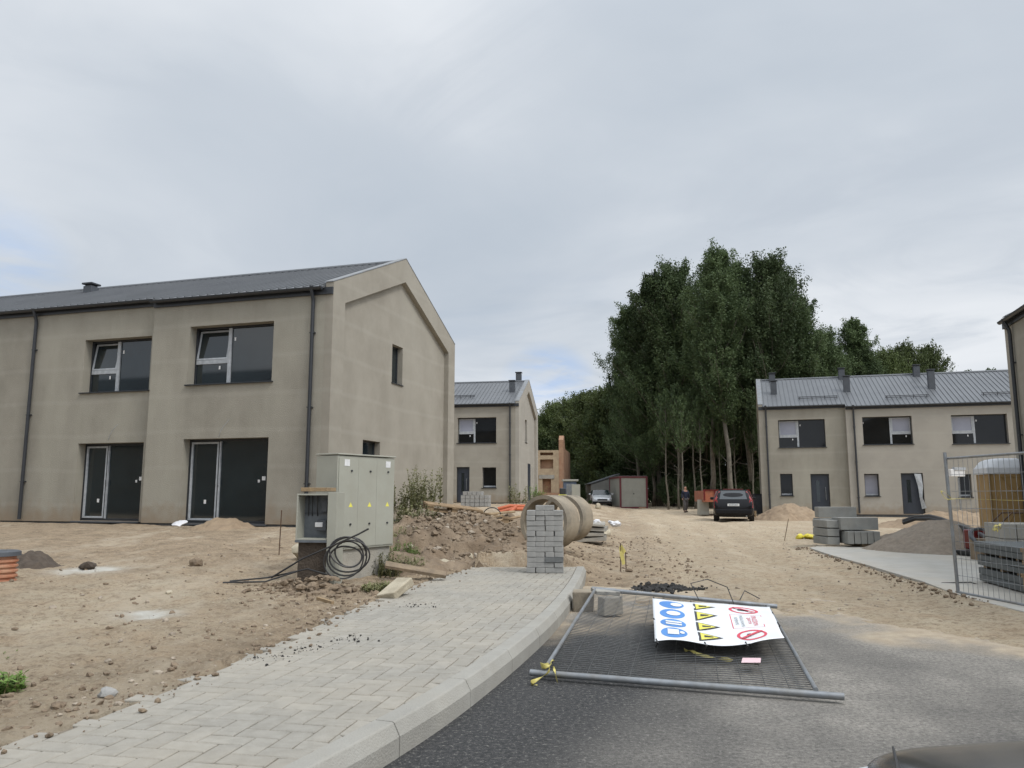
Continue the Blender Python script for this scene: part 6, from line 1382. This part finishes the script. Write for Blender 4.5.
def math_(op, a, b_=None, c_=None, clamp=False):
    n = N.new('ShaderNodeMath'); n.operation = op; n.use_clamp = clamp
    for i, v in enumerate((a, b_, c_)):
        if v is None: continue
        if isinstance(v, (int, float)): n.inputs[i].default_value = v
        else: L.new(v, n.inputs[i])
    return n.outputs[0]
zc = math_('ADD', math_('MAXIMUM', sep.outputs[2], 0.0), .16)
cmb = N.new('ShaderNodeCombineXYZ'); L.new(math_('DIVIDE', sep.outputs[0], zc), cmb.inputs[0]); L.new(math_('DIVIDE', sep.outputs[1], zc), cmb.inputs[1])
def skyn(scale, det, ro, lo, hi, loc=(0, 0, 0), dist=.4, ms=(1, 1, 1)):
    mp = N.new('ShaderNodeMapping'); mp.inputs['Location'].default_value = loc; mp.inputs['Scale'].default_value = ms; L.new(cmb.outputs[0], mp.inputs[0])
    n = N.new('ShaderNodeTexNoise'); n.inputs['Scale'].default_value = scale; n.inputs['Detail'].default_value = det; n.inputs['Roughness'].default_value = ro; n.inputs['Distortion'].default_value = dist; L.new(mp.outputs[0], n.inputs['Vector'])
    r = N.new('ShaderNodeMapRange'); r.interpolation_type = 'SMOOTHSTEP'; r.inputs[1].default_value = lo; r.inputs[2].default_value = hi; L.new(n.outputs['Fac'], r.inputs[0]); return r.outputs[0]
CB = 7.9   # cloud brightness in sky units
def scol(c): return tuple(CB * x for x in c)
n1 = skyn(.55, 6, .5, .3, .72, (2.3, .4, 0)); c = mixc(n1, scol((.452, .508, .578)), scol((.768, .794, .828)))
n2 = skyn(1.5, 8, .58, .40, .72, (7, 3, 0), 1.1); c = mixc(n2, c, scol((.495, .545, .61)))
n3 = skyn(.35, 4, .5, .45, .7, (1, 8, 0)); c = mixc(math_('MULTIPLY', n3, .5), c, scol((.82, .84, .87)))
# thin blue gaps low in the sky
gap = skyn(.8, 5, .55, .56, .68, (4.4, 1.2, 0), .5, (1, 1.7, 1)); low = N.new('ShaderNodeMapRange'); low.inputs[1].default_value = .34; low.inputs[2].default_value = .10; L.new(sep.outputs[2], low.inputs[0])
hv = N.new('ShaderNodeVectorMath'); hv.operation = 'SCALE'; L.new(sky.outputs[0], hv.inputs[0]); hv.inputs['Scale'].default_value = .8
c = mixc(math_('MULTIPLY', math_('MULTIPLY', gap, low.outputs[0]), .25, clamp=True), c, hv.outputs[0])
for gd, g0, g1 in ((ray(548, 392), .9975, .9994), (ray(-25, 283), .994, .9994)):
    dv = N.new('ShaderNodeVectorMath'); dv.operation = 'DOT_PRODUCT'; L.new(tc.outputs['Generated'], dv.inputs[0]); dv.inputs[1].default_value = gd.normalized()
    r_ = N.new('ShaderNodeMapRange'); r_.interpolation_type = 'SMOOTHSTEP'; r_.inputs[1].default_value = g0; r_.inputs[2].default_value = g1; L.new(dv.outputs['Value'], r_.inputs[0])
    wsp = skyn(2.2, 6, .6, .35, .62, (g0 * 9, 2, 0), .8)
    c = mixc(math_('MULTIPLY', r_.outputs[0], math_('MULTIPLY', wsp, .55 if gd.y > .9 * gd.length else .4), clamp=True), c, scol((.33, .50, .80)) if gd.x < .3 and gd.z < .35 else scol((.85, .87, .89)))
# overcast sky is brighter overhead and round the veiled sun
dt = N.new('ShaderNodeVectorMath'); dt.operation = 'DOT_PRODUCT'; L.new(tc.outputs['Generated'], dt.inputs[0]); dt.inputs[1].default_value = sd_
glow = N.new('ShaderNodeMapRange'); glow.interpolation_type = 'SMOOTHSTEP'; glow.inputs[1].default_value = .45; glow.inputs[2].default_value = 1.0; glow.inputs[4].default_value = 1.3; L.new(dt.outputs['Value'], glow.inputs[0])
zen = N.new('ShaderNodeMapRange'); zen.interpolation_type = 'SMOOTHSTEP'; zen.inputs[1].default_value = .5; zen.inputs[2].default_value = .95; zen.inputs[4].default_value = .55; L.new(sep.outputs[2], zen.inputs[0])
g_ = math_('ADD', math_('ADD', glow.outputs[0], zen.outputs[0]), 1.0)
vm = N.new('ShaderNodeVectorMath'); vm.operation = 'SCALE'; L.new(c, vm.inputs[0]); L.new(g_, vm.inputs['Scale'])
L.new(vm.outputs[0], bg.inputs[0]); bg.inputs[1].default_value = .10
SC.view_settings.view_transform = 'Standard'; SC.view_settings.look = 'None'; SC.view_settings.exposure = .5; SC.view_settings.gamma = 1
SC.cycles.max_bounces = 6; SC.cycles.diffuse_bounces = 3; SC.cycles.glossy_bounces = 3; SC.cycles.transparent_max_bounces = 4
SC.cycles.use_denoising = True
SC.render.film_transparent = False
# prototypes never placed
for k, o_ in PROTO.items():
    if k not in used:
        for ch in list(o_.children): bpy.data.objects.remove(ch)
        bpy.data.objects.remove(o_)
